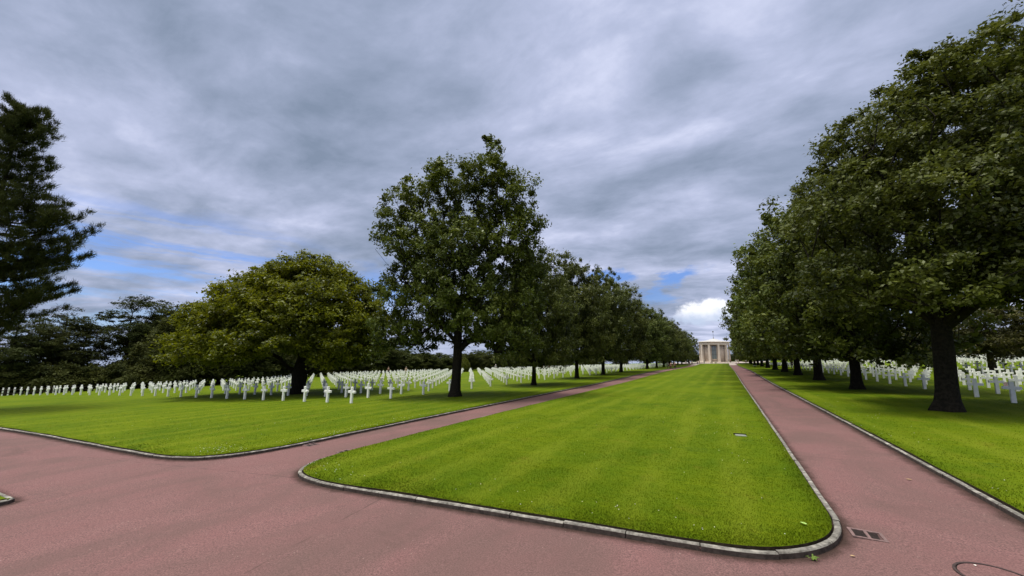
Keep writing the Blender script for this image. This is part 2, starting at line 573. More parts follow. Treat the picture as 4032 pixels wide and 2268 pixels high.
# forecourt of pale gravel round the chapel
CH = (-4.6, 229.0)
bm = bmesh.new()
rings = []
for r_ in (0, 4, 8, 12, 16, 20, 24):
    rings.append([bm.verts.new((CH[0] + r_ * math.cos(a), CH[1] - 2 + r_ * math.sin(a), float(T(CH[0] + r_ * math.cos(a), CH[1] - 2 + r_ * math.sin(a))) + .10)) for a in np.linspace(0, 2 * PI, 48, endpoint=False)])
for a, b in zip(rings[:-1], rings[1:]):
    for i in range(48):
        j = (i + 1) % 48
        if a is rings[0]:
            bm.faces.new((a[0], b[i], b[j]))
        else:
            bm.faces.new((a[i], b[i], b[j], a[j]))
for v in rings[0][1:]: bm.verts.remove(v)
tag(bm_obj('forecourt', bm, M_gravel, smooth=True), kind='structure')
for nm, x0, x1, y0 in (('path_end', -12.55, -10.2, 172), ('path_end', 1.42, 3.85, 166)):
    tag(grid_sheet(nm, np.linspace(x0, x1, 4), np.arange(y0, 206, 2.0), .03, M_gravel), kind='structure')

# ------------------------------------------------------------------ camera
cam_d = bpy.data.cameras.new('camera')
cam = bpy.data.objects.new('camera', cam_d)
C.objects.link(cam)
pitch, roll, H = math.radians(9.2038), math.radians(.5704), 2.668
fw = Vector((-math.sin(YAW) * math.cos(pitch), math.cos(YAW) * math.cos(pitch), math.sin(pitch)))
rt0 = Vector((math.cos(YAW), math.sin(YAW), 0)); up0 = rt0.cross(fw)
rt = rt0 * math.cos(roll) + up0 * math.sin(roll)
up = -rt0 * math.sin(roll) + up0 * math.cos(roll)
m_ = Matrix((rt, up, -fw)).transposed().to_4x4()
m_.translation = (0, 0, H)
cam.matrix_world = m_
cam_d.sensor_width = 36
cam_d.lens = 36 * 1515 / 4032
cam_d.clip_end = 6000
cam_d.clip_start = .05
bpy.context.scene.camera = cam


def depth_of(x, y): return x * fw.x + y * fw.y - H * fw.z


def in_view(x, y, z, pad=0.05):
    q = Vector((x, y, z - H))
    d = q.dot(fw)
    if d < .5: return False
    u, v = q.dot(rt) / d * 1515 / 2016, q.dot(up) / d * 1515 / 2016
    return abs(u) < 1 + pad and abs(v) < .5625 + pad


# ------------------------------------------------------------------ grass blades and clover near the camera
def blades(name, count, region, dmin, dmax, zt, seed):
    r = np.random.default_rng(seed)
    V, Tt = [], []
    n = count * 3
    u = r.random(n)
    d = 1 / (1 / dmin + u * (1 / dmax - 1 / dmin))        # density falls off with distance
    a = YAW + r.uniform(-.96, .96, n)
    x = -np.sin(a) * d; y = np.cos(a) * d
    ok = region(x, y)
    x, y, d = x[ok][:count], y[ok][:count], d[ok][:count]
    n = len(x)
    z = T(x, y) + zt + turf_wave(x, y) - .006
    hgt = r.uniform(.012, .030, n)
    wd = r.uniform(.003, .007, n) * np.clip(d / 8, 1, 2.2)
    az = r.uniform(0, 2 * PI, n)
    la = r.uniform(0, 2 * PI, n); lm = r.uniform(.1, .9, n) * hgt
    bx, by = np.cos(az) * wd, np.sin(az) * wd
    A = np.stack([x - bx, y - by, z], 1); B = np.stack([x + bx, y + by, z], 1)
    Cc = np.stack([x + np.cos(la) * lm, y + np.sin(la) * lm, z + hgt], 1)
    V = np.stack([A, B, Cc], 1).reshape(-1, 3)
    me = np_mesh(name, V, tris=np.arange(3 * n).reshape(-1, 3))
    o = mobj(name, me, M_blade)
    return tag(o, 'short mown grass blades standing in the nearest turf', 'grass', kind='stuff')


def inpoly(ring):
    R_ = np.array([(p.x, p.y) for p in ring])
    def f(x, y):
        ins = np.zeros(len(x), bool)
        j = len(R_) - 1
        for i in range(len(R_)):
            xi, yi = R_[i]; xj, yj = R_[j]
            if yi != yj:
                ins ^= ((yi > y) != (yj > y)) & (x < (xj - xi) * (y - yi) / (yj - yi) + xi)
            j = i
        return ins
    return f


def thin(line): return line[::3] if len(line) > 400 else line


in_c = inpoly([p for p in offset(c_line, .112) if p.y < 40] )
in_l = inpoly([p for p in offset(l_line, .112) if p.y < 60 and p.x > -62] + V2([(-62, 60)]))
in_r = inpoly([p for p in offset(r_line, .112) if p.y < 60] + V2([(45, 60)]))
grass_region = lambda x, y: in_c(x, y) | in_l(x, y) | in_r(x, y)
blades('grass', 230000, grass_region, 5.5, 34, .112, 11)


def flowers():
    r = np.random.default_rng(5)
    pts = []
    for cx, cy, sx, sy, k in ((-12.95, 11, .25, 2.2, 60), (-13.9, 6.7, .7, .35, 90), (-13.1, 15, .35, 3, 70), (-2.3, 7.0, 2.2, .3, 34), (-8.6, 6.7, .6, .25, 26),
                              (.2, 14, .8, 3.5, 34), (4.6, 9.5, .5, 1.2, 46), (6.5, 8.5, 1.5, .8, 26), (-3, 12, 4, 4, 24), (-19, 10, 4, 2, 36), (4.6, 20, .5, 5, 40)):
        pts.append(np.stack([r.normal(cx, sx, k), r.normal(cy, sy, k)], 1))
    P = np.concatenate(pts)
    P = P[grass_region(P[:, 0], P[:, 1])]
    V, Q = [], []
    for x, y in P:
        z = float(T(x, y)) + .112 + r.uniform(.014, .026)
        s = r.uniform(.005, .010)
        b = len(V)
        for i in range(6):
            a = i * PI / 3
            V.append((x + s * math.cos(a), y + s * math.sin(a), z))
        V.append((x, y, z + s * .9)); V.append((x, y, z - s * .8))
        for i in range(6):
            j = (i + 1) % 6
            Q.append((b + i, b + j, b + 6)); Q.append((b + j, b + i, b + 7))
    o = mobj('clover_flowers', np_mesh('clover_flowers', V, tris=Q), M_petal)
    tag(o, 'scattered tiny white clover heads in the turf by the kerbs', 'flowers', kind='stuff')


flowers()

# ------------------------------------------------------------------ trees


def frusta(P, Pp, r0, r1, sides):
    """separate tapered tubes from Pp (radius r1) to P (radius r0)"""
    d = P - Pp
    L = np.linalg.norm(d, axis=1, keepdims=True); L[L < 1e-6] = 1e-6
    d = d / L
    ref = np.where(np.abs(d[:, 2:3]) < .9, np.array([[0, 0, 1.]]), np.array([[1., 0, 0]]))
    u = np.cross(d, ref); u /= np.linalg.norm(u, axis=1, keepdims=True)
    v = np.cross(d, u)
    ang = np.arange(sides) * 2 * PI / sides
    ca, sa = np.cos(ang)[None, :, None], np.sin(ang)[None, :, None]
    off = u[:, None, :] * ca + v[:, None, :] * sa
    A = (Pp - d * r1[:, None] * .3)[:, None, :] + off * r1[:, None, None]
    B = P[:, None, :] + off * r0[:, None, None]
    n = len(P)
    V = np.concatenate([A, B], 1).reshape(-1, 3)
    base = (np.arange(n) * 2 * sides)[:, None]
    i = np.arange(sides)[None, :]; j = (np.arange(sides) + 1)[None, :] % sides
    Q = np.stack([base + i, base + j, base + sides + j, base + sides + i], 2).reshape(-1, 4)
    return V, Q


def trunk_loft(pts, rad, sides, flare, r):
    V, Q = [], []
    lob = r.uniform(0, 2 * PI, 3)
    for k, (p, ra) in enumerate(zip(pts, rad)):
        z = p[2]
        fl = 1 + flare * math.exp(-max(z, 0) / .35)
        for i in range(sides):
            a = 2 * PI * i / sides
            rr = ra * (1 + (fl - 1) * (.75 + .35 * math.sin(5 * a + lob[0]) + .2 * math.sin(3 * a + lob[1])) + .05 * math.sin(4 * a + lob[2] + z * .7))
            V.append((p[0] + rr * math.cos(a), p[1] + rr * math.sin(a), z))
        if k:
            b0, b1 = (k - 1) * sides, k * sides
            for i in range(sides):
                j = (i + 1) % sides
                Q.append((b0 + i, b0 + j, b1 + j, b1 + i))
    return np.array(V), np.array(Q)


def leaf_cards(cen, cr, per, size, flat, r, up=.7, outward=.35, axis=None, asp=.55, tint_c=None, gauss=.55):
    """leaf-sized faces spread through clumps around cen"""
    n = len(cen)
    idx = np.repeat(np.arange(n), per)
    m = len(idx)
    o = r.normal(0, 1, (m, 3))
    o /= np.linalg.norm(o, axis=1, keepdims=True)
    o *= (r.random((m, 1)) ** gauss) * np.where(r.random((m, 1)) < .14, r.uniform(1.0, 1.75, (m, 1)), 1.0)
    o[:, 2] *= flat
    pos = cen[idx] + o * cr[idx][:, None]
    ax = cen.mean(0) if axis is None else axis
    out = pos - ax
    out /= np.linalg.norm(out, axis=1, keepdims=True) + 1e-6
    nrm = out * outward + np.array([0, 0, up]) + r.normal(0, .55, (m, 3))
    nrm /= np.linalg.norm(nrm, axis=1, keepdims=True)
    t = np.cross(nrm, r.normal(0, 1, (m, 3)))
    t /= np.linalg.norm(t, axis=1, keepdims=True) + 1e-6
    b = np.cross(nrm, t)
    s = size * np.clip(r.lognormal(-.05, .35, (m, 1)), .45, 1.9)
    V = np.stack([pos - t * s * .5, pos + b * s * asp * .5 - t * s * .05, pos + t * s * .5 - nrm * s * .12, pos - b * s * asp * .5 - t * s * .05], 1).reshape(-1, 3)
    Q = np.arange(4 * m).reshape(-1, 4)
    tc = r.random(n) if tint_c is None else tint_c
    tint = np.clip(tc[idx] * .62 + r.random(m) * .38, 0, 1)
    return V, Q, tint


def lobe_points(lobes, n, r, power=.45, zmin=None, sep=.5):
    L = np.array(lobes, float)
    w = (L[:, 3] * L[:, 4] * L[:, 5]) ** .75
    w /= w.sum()
    out = []
    tries = 0
    grid = {}
    while len(out) < n and tries < n * 40:
        tries += 1
        k = r.choice(len(L), p=w)
        d = r.normal(0, 1, 3); d /= np.linalg.norm(d)
        rr = r.random() ** power
        p = L[k, :3] + d * rr * L[k, 3:6]
        if zmin is not None and p[2] < zmin(p[0], p[1]): continue
        key = tuple((p // sep).astype(int))
        bad = False
        for dx in (-1, 0, 1):
            for dy in (-1, 0, 1):
                for dz in (-1, 0, 1):
                    for q in grid.get((key[0] + dx, key[1] + dy, key[2] + dz), ()):
                        if abs(q[0] - p[0]) + abs(q[1] - p[1]) + abs(q[2] - p[2]) < sep * 1.2: bad = True
        if bad: continue
        grid.setdefault(key, []).append(p)
        out.append(p)
    return np.array(out)


def grow(trunk_pts, trunk_rad, targets, r, tip=.012, seg=.9, sides=5, expo=2.2, rise=.25, pathw=.45, flare=.7, tsides=14, starts=0):
    """limbs from the trunk to every leaf clump; returns vertices and quads of trunk and limbs"""
    nodes = [np.array(p, float) for p in trunk_pts]
    par = [-1] + list(range(len(nodes) - 1))
    plen = [0.0]
    for i in range(1, len(nodes)): plen.append(plen[-1] + .35 * np.linalg.norm(nodes[i] - nodes[i - 1]))
    nt = len(nodes)
    order = np.argsort([np.min(np.linalg.norm(np.array(nodes) - t, axis=1)) for t in targets])
    A = np.zeros((len(targets) * 8 + nt, 3)); PL = np.zeros(len(A))
    A[:nt] = nodes; PL[:nt] = plen
    cnt = nt
    ok0 = np.ones(len(A), bool); ok0[:starts] = False
    leafn = []
    for oi in order:
        t = targets[oi]
        d = np.linalg.norm(A[:cnt] - t, axis=1)
        hz = np.hypot(A[:cnt, 0] - t[0], A[:cnt, 1] - t[1])
        pen = np.clip(A[:cnt, 2] - (t[2] - rise * hz), 0, None) * 1.4
        cost = d + pathw * PL[:cnt] + pen + (~ok0[:cnt]) * 1e3
        q = int(np.argmin(cost))
        k = max(1, min(7, int(d[q] / seg)))
        prev = q
        a = A[q].copy()
        for s in range(1, k + 1):
            f = s / k
            p = a + (t - a) * f
            p[2] += math.sin(PI * f) * d[q] * .06
            if s < k: p = p + r.normal(0, .06 * d[q] / k + .02, 3)
            A[cnt] = p; PL[cnt] = PL[prev] + np.linalg.norm(p - A[prev])
            par.append(prev); prev = cnt; cnt += 1
        leafn.append(prev)
    par = np.array(par)
    w = np.zeros(cnt)
    w[leafn] += tip ** expo
    for i in range(cnt - 1, 0, -1):
        w[par[i]] += w[i]
    rad = np.maximum(w ** (1 / expo), tip * .8)
    i = np.arange(nt, cnt)
    pr = rad[par[i]].copy()
    ontr = par[i] < nt
    lim = np.array(trunk_rad)[np.clip(par[i], 0, nt - 1)]
    pr = np.where(ontr, np.minimum(rad[i] * 1.5, lim), np.minimum(pr, rad[i] * 1.6))
    V1, Q1 = frusta(A[i], A[par[i]], rad[i], pr, sides)
    V0, Q0 = trunk_loft(trunk_pts, trunk_rad, tsides, flare, r)
    return np.concatenate([V0, V1]), np.concatenate([Q0, Q1 + len(V0)])


def trunk_line(h, r0, r1, r, lean=(0, 0), n=14, wob=.10):
    pts, rad = [], []
    for i in range(n):
        f = i / (n - 1)
        z = -.25 + (h + .25) * f ** 1.25
        pts.append((lean[0] * f + wob * math.sin(f * 5 + r.random()) * f, lean[1] * f + wob * math.cos(f * 4 + r.random()) * f, z))
        rad.append(r0 + (r1 - r0) * f ** .8)
    return pts, rad


PROTO = {}


def tree_meshes(key, lobes, seed, h, r0, clumps, per, leaf, crad, flat=.6, sep=.55, power=.45, zmin=None, up=.7, lean=(0, 0), trunk_top=.86, asp=.55, seg=.9, rise=.25, pathw=.45, flare=.7, rtop=.05, outward=.35, starts=0, trunk=None, drop=0.0):
    r = np.random.default_rng(seed)
    P = lobe_points(lobes, clumps, r, power, zmin, sep)
    if trunk is None:
        tp, tr = trunk_line(h * trunk_top, r0, rtop, r, lean)
    else:
        tp, tr = trunk
    V, Q = grow(tp, tr, P, r, seg=seg, rise=rise, pathw=pathw, flare=flare, starts=starts)
    tm = np_mesh('trunk', V, Q, smooth=True)
    cr = crad * np.clip(r.lognormal(0, .34, len(P)), .45, 1.9)
    # neighbouring sprays share their tone: light and dark masses through the crown
    ph = r.uniform(0, 6, 3)
    tc = .5 + .28 * np.sin(P[:, 0] * .9 + ph[0]) * np.cos(P[:, 1] * .8 + ph[1]) + .18 * np.sin(P[:, 2] * 1.1 + ph[2]) + r.normal(0, .16, len(P))
    if drop:
        keep = r.random(len(P)) > drop
        Pc, crc, tcc = P[keep], cr[keep], tc[keep]
    else:
        Pc, crc, tcc = P, cr, tc
    ax = P.mean(0).copy()
    ax[2] -= 1.0
    LV, LQ, ti = leaf_cards(Pc, crc, per, leaf, flat, r, up=up, outward=outward, axis=ax, asp=asp, tint_c=np.clip(tcc, 0, 1))
    cm = np_mesh('crown', LV, LQ, tint=ti)
    PROTO[key] = (tm, cm)


def plant(name, key, x, y, rz, sc, label, cat, group=None, leafmat=None, barkmat=None, sz=None, sink=.0):
    e = empty(name, (x, y, float(T(x, y)) + .11 - sink), rz, label, cat, group)
    e.scale = (sc, sc, sz if sz else sc)
    tm, cm = PROTO[key]
    a = bpy.data.objects.new('trunk', tm); b = bpy.data.objects.new('crown', cm)
    for o, mt in ((a, barkmat or M_bark), (b, leafmat or M_oak)):
        C.objects.link(o); o.parent = e
        if not o.data.materials: o.data.materials.append(mt)
        if o.data.materials[0] is not mt:
            o.material_slots[0].link = 'OBJECT'; o.material_slots[0].material = mt
    return e


def tier_lobes(h, R, clear, seed, shape='oak'):
    r = np.random.default_rng(seed)
    L = []
    zs = np.arange(clear + 1.0, h - .8, 2.3)
    for z in zs:
        f = (z - clear) / (h - clear)
        if shape == 'oak': pr = R * (math.sin(PI * min(1, (f * .80 + .20))) ** .55)
        elif shape == 'dome': pr = R * math.sqrt(max(0.05, 1 - (f * .95) ** 2.2))
        else: pr = R * (1 - f) ** .6
        k = max(3, int(round(2 * PI * pr * .62 / 2.6)))
        a0 = r.uniform(0, 6)
        for i in range(k):
            a = a0 + 2 * PI * i / k + r.normal(0, .18)
            d = pr * r.uniform(.50, .72)
            s = pr * r.uniform(.36, .5) + .5
            L.append((d * math.cos(a), d * math.sin(a), z + r.normal(0, .5), s, s, s * r.uniform(.6, .8)))
        L.append((r.normal(0, .4), r.normal(0, .4), z, pr * .5, pr * .5, 1.4))
    L.append((r.normal(0, .7), r.normal(0, .7), h - 1.3, R * .3, R * .3, 1.4))
    return L


# --- the tall oak in the middle of the picture
mid_lobes = [(2.4, 0, 19.4, 1.3, 1.4, 1.7), (2.2, 0, 17.6, 2.2, 2.2, 1.6), (-.2, 0, 17.0, 2.8, 3, 2.1), (-3.7, .5, 15.2, 2.6, 2.8, 2.1), (3.7, 0, 15.8, 2.7, 2.9, 2.5), (-4.5, -.5, 12.0, 2.4, 3, 2.5),
             (4.2, 0, 11.8, 2.7, 3.4, 3.0), (0, 1.2, 13.0, 3.6, 3.6, 3.0), (-.3, -2.6, 11.6, 3, 2, 2.6), (-4.0, 0, 8.0, 2.5, 3, 2.3), (3.7, 0, 7.6, 3.0, 3.4, 2.5), (.4, -2.4, 6.6, 3.2, 2.6, 1.9),
             (-4.3, 0, 4.9, 2.3, 2.8, 1.5), (3.6, -1, 4.8, 2.8, 2.8, 1.6), (-3.4, 2, 4.4, 2.2, 2.4, 1.1), (4.6, 1.5, 4.0, 2.2, 2.4, .9), (0, -2.2, 8.6, 3.4, 2.6, 2.0), (-2, 1, 9.5, 2.8, 3, 2.2), (0, 2.8, 6.0, 3.6, 3, 2.3), (-5.3, -.5, 3.6, 1.1, 1.4, .7), (5.2, 0, 13.6, 1.7, 2, 1.7), (5.3, 0, 9.6, 1.8, 2.4, 1.9), (4.9, 0, 6.4, 2.0, 2.4, 1.6), (4.9, .5, 4.0, 1.7, 2, .9)]
tree_meshes('mid_oak', mid_lobes, 21, 20.5, .40, 1450, 135, .19, .50, flat=.85, sep=.48, power=.42, lean=(.3, 0), zmin=lambda x, y: 3.0, trunk_top=.36, rtop=.27, rise=.9, pathw=.2, flare=.5, drop=.22, up=.5, starts=7)
plant('oak_tree', 'mid_oak', -18.0, 24.06, YAW, 1.0, 'tall dark oak with a pointed top standing alone before the left row of crosses', 'tree', leafmat=M_oak)

# --- the nearest oak on the right
near_lobes = [(5.4, 0, 17.2, 3.0, 3.0, 1.9), (2.0, 0, 15.6, 2.6, 3.0, 1.9), (8.4, 0, 15.6, 3.6, 3.4, 2.8), (-1.4, 0, 12.5, 2.4, 2.8, 2.0), (2, -2.2, 11.6, 3.4, 2.2, 2.3), (6, -1.4, 11.0, 4.2, 3.0, 3.0), (-2.9, 0, 9.4, 2.3, 3.0, 2.1),
              (0, -2.9, 8.6, 3.2, 2.0, 2.2), (4, -1.2, 8.0, 3.8, 3.0, 2.2), (8, 0, 8.2, 4, 3.6, 2.7), (-3, 0, 6.0, 2.6, 3, 1.4), (.4, -3.2, 5.9, 3.0, 2.0, 1.3), (3.5, -2.6, 5.6, 2.8, 2.2, 1.2), (7, 0, 5.8, 3.4, 3.2, 1.4),
              (1.3, -3.0, 5.3, 2.4, 1.6, 1.1), (-1.3, -2.7, 5.2, 2.3, 1.6, 1.1), (-.2, -2.2, 7.2, 2.6, 1.8, 1.6), (1, 3.2, 6.2, 4, 3, 1.9), (1, 3, 11.6, 4.2, 3.0, 3.4), (6, 3, 14, 4, 2.8, 2.8)]
tree_meshes('near_oak', near_lobes, 33, 20, .385, 1900, 150, .165, .52, flat=.7, sep=.50, power=.42, lean=(.5, 0), zmin=lambda x, y: 4.0, trunk_top=.34, rtop=.29, rise=.8, pathw=.2, flare=.62, drop=.08, up=.55, starts=8)
plant('oak_tree', 'near_oak', 8.33, 24.3, YAW, 1.0, 'huge dark oak nearest the camera at the right edge, with the thickest trunk', 'tree', leafmat=M_oak)

# --- avenue oaks
for k, (hh, RR, cl, sd) in enumerate(((17.2, 6.5, 2.2, 41), (16.6, 6.1, 2.0, 42), (17.6, 6.4, 2.3, 43))):
    tree_meshes('avenue%d' % k, tier_lobes(hh, RR, cl, sd), sd, hh, .36, 860, 100, .25, .56, flat=.8, sep=.55, power=.42, zmin=lambda x, y, c=cl: c, trunk_top=.36, rtop=.24, rise=.9, pathw=.2, flare=.5, drop=.12, up=.5, starts=8)

ORD = ['', 'first', 'second', 'third', 'fourth', 'fifth', 'sixth', 'seventh', 'eighth', 'ninth', 'tenth', 'eleventh', 'twelfth', 'thirteenth', 'fourteenth', 'fifteenth', 'sixteenth', 'seventeenth', 'eighteenth', 'nineteenth',
       'twentieth', 'twenty-first', 'twenty-second', 'twenty-third', 'twenty-fourth', 'twenty-fifth', 'twenty-sixth', 'twenty-seventh', 'twenty-eighth', 'twenty-ninth', 'thirtieth']


def ordw(i):
    if i < len(ORD): return ORD[i]
    t = {3: 'thirty', 4: 'forty', 5: 'fifty', 6: 'sixty'}[i // 10]
    return {30: 'thirtieth', 40: 'fortieth', 50: 'fiftieth', 60: 'sixtieth'}.get(i, t + '-' + ORD[i % 10])


left_row = [(-18.2, 38.4, .74, .94), (-18.35, 52.8, .78, 1.10), (-18.0, 65.0, .84, 1.04), (-17.8, 77.0, .88, 1.10), (-18.3, 109, .94, 1.10), (-18.4, 126, .92, 1.02), (-18.3, 141, .92, 1.06), (-18.3, 156, .92, 1.0), (-18.3, 171, .92, 1.02), (-18.3, 186, .90, .98), (-18.0, 201, .88, .96), (-16.0, 214, .84, .90)]
for i, (x, y, s, s2) in enumerate(left_row):
    plant('oak_tree', 'avenue%d' % (i % 3), x, y, 1.3 + i * 2.1, s, 'dark round-headed oak beside the left path, %s behind the tall pointed oak' % ordw(i + 1), 'tree', 'oaks lining the left path', M_oak2, sz=s2)
right_row = [(8.5, 38.2, 1.06), (8.4, 51.0, 1.12), (8.25, 63.0, 1.12), (8.1, 74.2, 1.12), (8.0, 86.7, 1.1), (8.5, 107, 1.06), (8.6, 124, 1.04), (8.7, 141, 1.0), (8.7, 156, .98), (8.4, 168, .95), (8.6, 183, .85)]
for i, (x, y, s) in enumerate(right_row):
    plant('oak_tree', 'avenue%d' % ((i + 1) % 3), x, y, .4 + i * 1.7, s, 'dark oak beside the right path, %s behind the huge nearest one' % ordw(i + 1), 'tree', 'oaks lining the right path', M_oak)

# --- the broad golden hornbeam
horn_lobes = [(-1.6, 0, 11.2, 2.2, 3, 1.5), (1.8, 0, 11.1, 2.0, 3, 1.4), (-6.4, 0, 8.7, 2.2, 3.2, 1.6), (-4.4, 0, 10.0, 2.0, 3, 1.4), (-8.9, 0, 6.3, 2.0, 3.4, 1.4), (6.3, 0, 7.2, 1.5, 3, 1.5), (4.2, 0, 9.8, 1.8, 3, 1.4), (-2, -3, 8.6, 3, 2.6, 1.8), (2.6, -3, 8.4, 2.8, 2.6, 1.8), (.3, 0, 11.4, 2.3, 3, 1.7), (-3, 0, 10.5, 2.6, 3, 1.7), (2.8, 0, 10.3, 2.4, 3, 1.6), (-5.4, 0, 8.9, 2.6, 3.5, 1.8), (5, 0, 8.2, 2.3, 3.5, 1.8), (0, -1, 8.8, 4, 4, 2.2), (-7.7, 0, 6.8, 2.6, 4, 1.7), (-4, -3, 6.8, 3.4, 3, 1.7),
              (0, -3.6, 6.7, 3.4, 2.8, 1.8), (4, -3, 6.3, 3, 3, 1.7), (6, 0, 5.8, 2.0, 4, 1.7), (-9.0, 0, 4.6, 2.2, 3.5, 1.2), (-5.5, -3.5, 4.5, 3.4, 3, 1.2), (-1, -5, 4.6, 3.4, 2.6, 1.1), (3.5, -4, 4.3, 3.4, 3, 1.1),
              (6, -1, 3.8, 2.0, 3, .9), (0, 4, 6, 6, 4, 2.6), (-8.6, -1, 3.4, 2.2, 3, .7), (-3.6, -4, 3.3, 2.4, 2.4, .6), (4.6, -3, 3.2, 2.4, 2.4, .6)]
hp = [(0, 0, -.25), (.02, 0, .2), (.02, 0, .6), (.03, 0, 1.0), (.05, 0, 1.4), (.0, 0, 1.9), (0, 0, 2.6), (.1, 0, 3.6), (.1, 0, 5.0)]
hr = [.62, .58, .56, .60, .66, .62, .46, .34, .22]
tree_meshes('hornbeam', horn_lobes, 55, 12, .5, 1650, 120, .20, .60, flat=.66, sep=.54, power=.36, zmin=lambda x, y: 2.05 + .12 * math.sin(x * 1.3), up=.65, trunk=(hp, hr), rise=.5, pathw=.3, flare=.45, asp=.6, outward=.3, starts=4)
plant('hornbeam_tree', 'hornbeam', -34.55, 22.5, YAW, 1.0, 'broad golden-green domed tree with a short forked trunk among the left crosses', 'tree', leafmat=M_horn)

# --- pine leaning in from the left edge


def needle_cards(cen, dirs, rad, per, length, width, r):
    idx = np.repeat(np.arange(len(cen)), per)
    m = len(idx)
    d = dirs[idx] * .9 + np.array([0, 0, .55]) + r.normal(0, .62, (m, 3))
    d /= np.linalg.norm(d, axis=1, keepdims=True)
    base = cen[idx] + r.normal(0, 1, (m, 3)) * rad * .45 - d * length * .25
    L = length * r.uniform(.7, 1.25, (m, 1))
    s = np.cross(d, r.normal(0, 1, (m, 3))); s /= np.linalg.norm(s, axis=1, keepdims=True) + 1e-6
    V = np.stack([base - s * width * .5, base + s * width * .5, base + d * L], 1).reshape(-1, 3)
    return V, np.arange(3 * m).reshape(-1, 3), np.clip(np.repeat(r.random(len(cen)), per) * .6 + r.random(m) * .4, 0, 1)


def edge_pine():
    r = np.random.default_rng(77)
    tp, tr = trunk_line(22.0, .42, .05, r, (.3, 0), 16, .08)
    tpa = np.array(tp)
    segs, tuft, tdir = [], [], []
    spec = [(21.6, 1.6), (21.0, 2.2), (20.4, 2.6), (19.7, 2.9), (19.0, 2.9), (18.2, 2.7), (17.3, 3.3), (16.5, 3.2), (15.8, 3.4), (14.9, 4.4), (13.9, 5.3), (13.0, 7.4), (12.2, 7.2), (11.3, 6.6), (10.5, 6.9), (9.7, 6.2), (9.0, 6.8), (8.2, 6.3), (7.4, 6.2), (6.7, 5.6), (6.0, 3.8), (5.3, 3.0)]
    for z, ln in spec:
        nb = 6
        a0 = r.uniform(0, 6)
        for b in range(nb + (3 if ln > 5 else 1)):
            if b >= nb: a = r.normal(0, .12 if b == nb else .38); L = ln * (1 if b == nb else r.uniform(.8, .97))
            else: a = a0 + 2 * PI * b / nb + r.normal(0, .2); L = ln * r.uniform(.6, .95)
            L *= .84
            if math.cos(a) < -.2: L *= .8
            z0 = z + r.normal(0, .25)
            root = np.array([np.interp(z0, tpa[:, 2], tpa[:, 0]), np.interp(z0, tpa[:, 2], tpa[:, 1]), z0])
            k = max(4, int(L / .5))
            pts = []
            for i in range(k + 1):
                f = i / k
                dz = -.06 * L * math.sin(PI * f) + (.13 * L + .35) * f ** 2.6
                aa = a + .12 * math.sin(f * 4 + z)
                pts.append(root + np.array([math.cos(aa) * L * f, math.sin(aa) * L * f, dz]) + r.normal(0, .03, 3))
            for i in range(k):
                segs.append((pts[i + 1], pts[i], .012 + .05 * (1 - (i + 1) / k) * (L / 6), .012 + .05 * (1 - i / k) * (L / 6)))
            for i in range(1, k + 1):
                f = i / k
                if f < (.36 if L > 2.5 else .12): continue
                t = pts[i] - pts[i - 1]; t /= np.linalg.norm(t)
                side = np.cross(t, (0, 0, 1.)); side /= np.linalg.norm(side)
                if i == k: tuft.append(pts[i]); tdir.append(t)
                for sgn in (-1, 1):
                    for rep in range(2):
                        if r.random() < .36: continue
                        tl = (.35 + .85 * (1 - f) ** .6 * min(1, L / 4)) * r.uniform(.55, 1.15)
                        d = t * r.uniform(.5, 1.0) + side * sgn * r.uniform(.6, 1.1) + np.array([0, 0, r.uniform(.1, .75)])
                        d /= np.linalg.norm(d)
                        st = pts[i] + (pts[i - 1] - pts[i]) * r.random()
                        e = st + d * tl
                        segs.append((e, st, .006, .014))
                        for q in np.arange(.35, 1.01, .33):
                            tuft.append(st + d * tl * q); tdir.append(d)
    S = segs
    V1, Q1 = frusta(np.array([s[0] for s in S]), np.array([s[1] for s in S]), np.array([s[2] for s in S]), np.array([s[3] for s in S]), 4)
    V0, Q0 = trunk_loft(tp, tr, 12, .4, r)
    tm = np_mesh('trunk', np.concatenate([V0, V1]), np.concatenate([Q0, Q1 + len(V0)]), smooth=True)
    cen = np.array(tuft); dr = np.array(tdir)
    LV, LT, ti = needle_cards(cen, dr, .22, 24, .36, .034, r)
    cm = np_mesh('crown', LV, tris=LT, tint=ti)
    PROTO['edge_pine'] = (tm, cm)


edge_pine()
plant('pine_tree', 'edge_pine', -45.3, 5.4, YAW, 1.0, 'big dark pine reaching in from the left edge with upturned branch tips', 'tree', leafmat=M_pine)

# --- woodland behind the plots
flat_l = [(-5.5, 0, 8.6, 3.2, 3, .8), (-2.2, 0, 10.2, 2.6, 2.6, .9), (1.2, 0, 12.0, 3.2, 3, 1.1), (3.8, .5, 10.6, 2.8, 2.6, 1.1), (5.4, 0, 8.6, 2.4, 2.6, 1.2), (2, -1, 8, 3.6, 3, 1.5), (-1, 0, 7.0, 2.5, 2.5, .8), (3.5, 0, 5.5, 3.5, 3, 1.6), (4.5, 0, 3.2, 3.2, 3, 1.4)]
tree_meshes('flat_pine', flat_l, 61, 12.6, .3, 330, 110, .26, .62, flat=.42, sep=.6, power=.5, trunk_top=.85, asp=.3, rise=.3)
pine_l = tier_lobes(10.5, 4.4, 1.4, 62, 'dome')
tree_meshes('wood_pine', pine_l, 62, 10.5, .24, 330, 100, .26, .62, flat=.45, sep=.66, power=.6, trunk_top=.9, asp=.3)
tree_meshes('wood_pine_b', tier_lobes(11, 3.8, 2.6, 63, 'dome'), 63, 11, .24, 240, 100, .26, .60, flat=.42, sep=.7, power=.7, trunk_top=.9, asp=.3)
tree_meshes('wood_tree', tier_lobes(12, 5.2, 1.0, 64, 'dome'), 64, 12, .3, 420, 100, .30, .80, flat=.6, sep=.8, power=.45, trunk_top=.85)
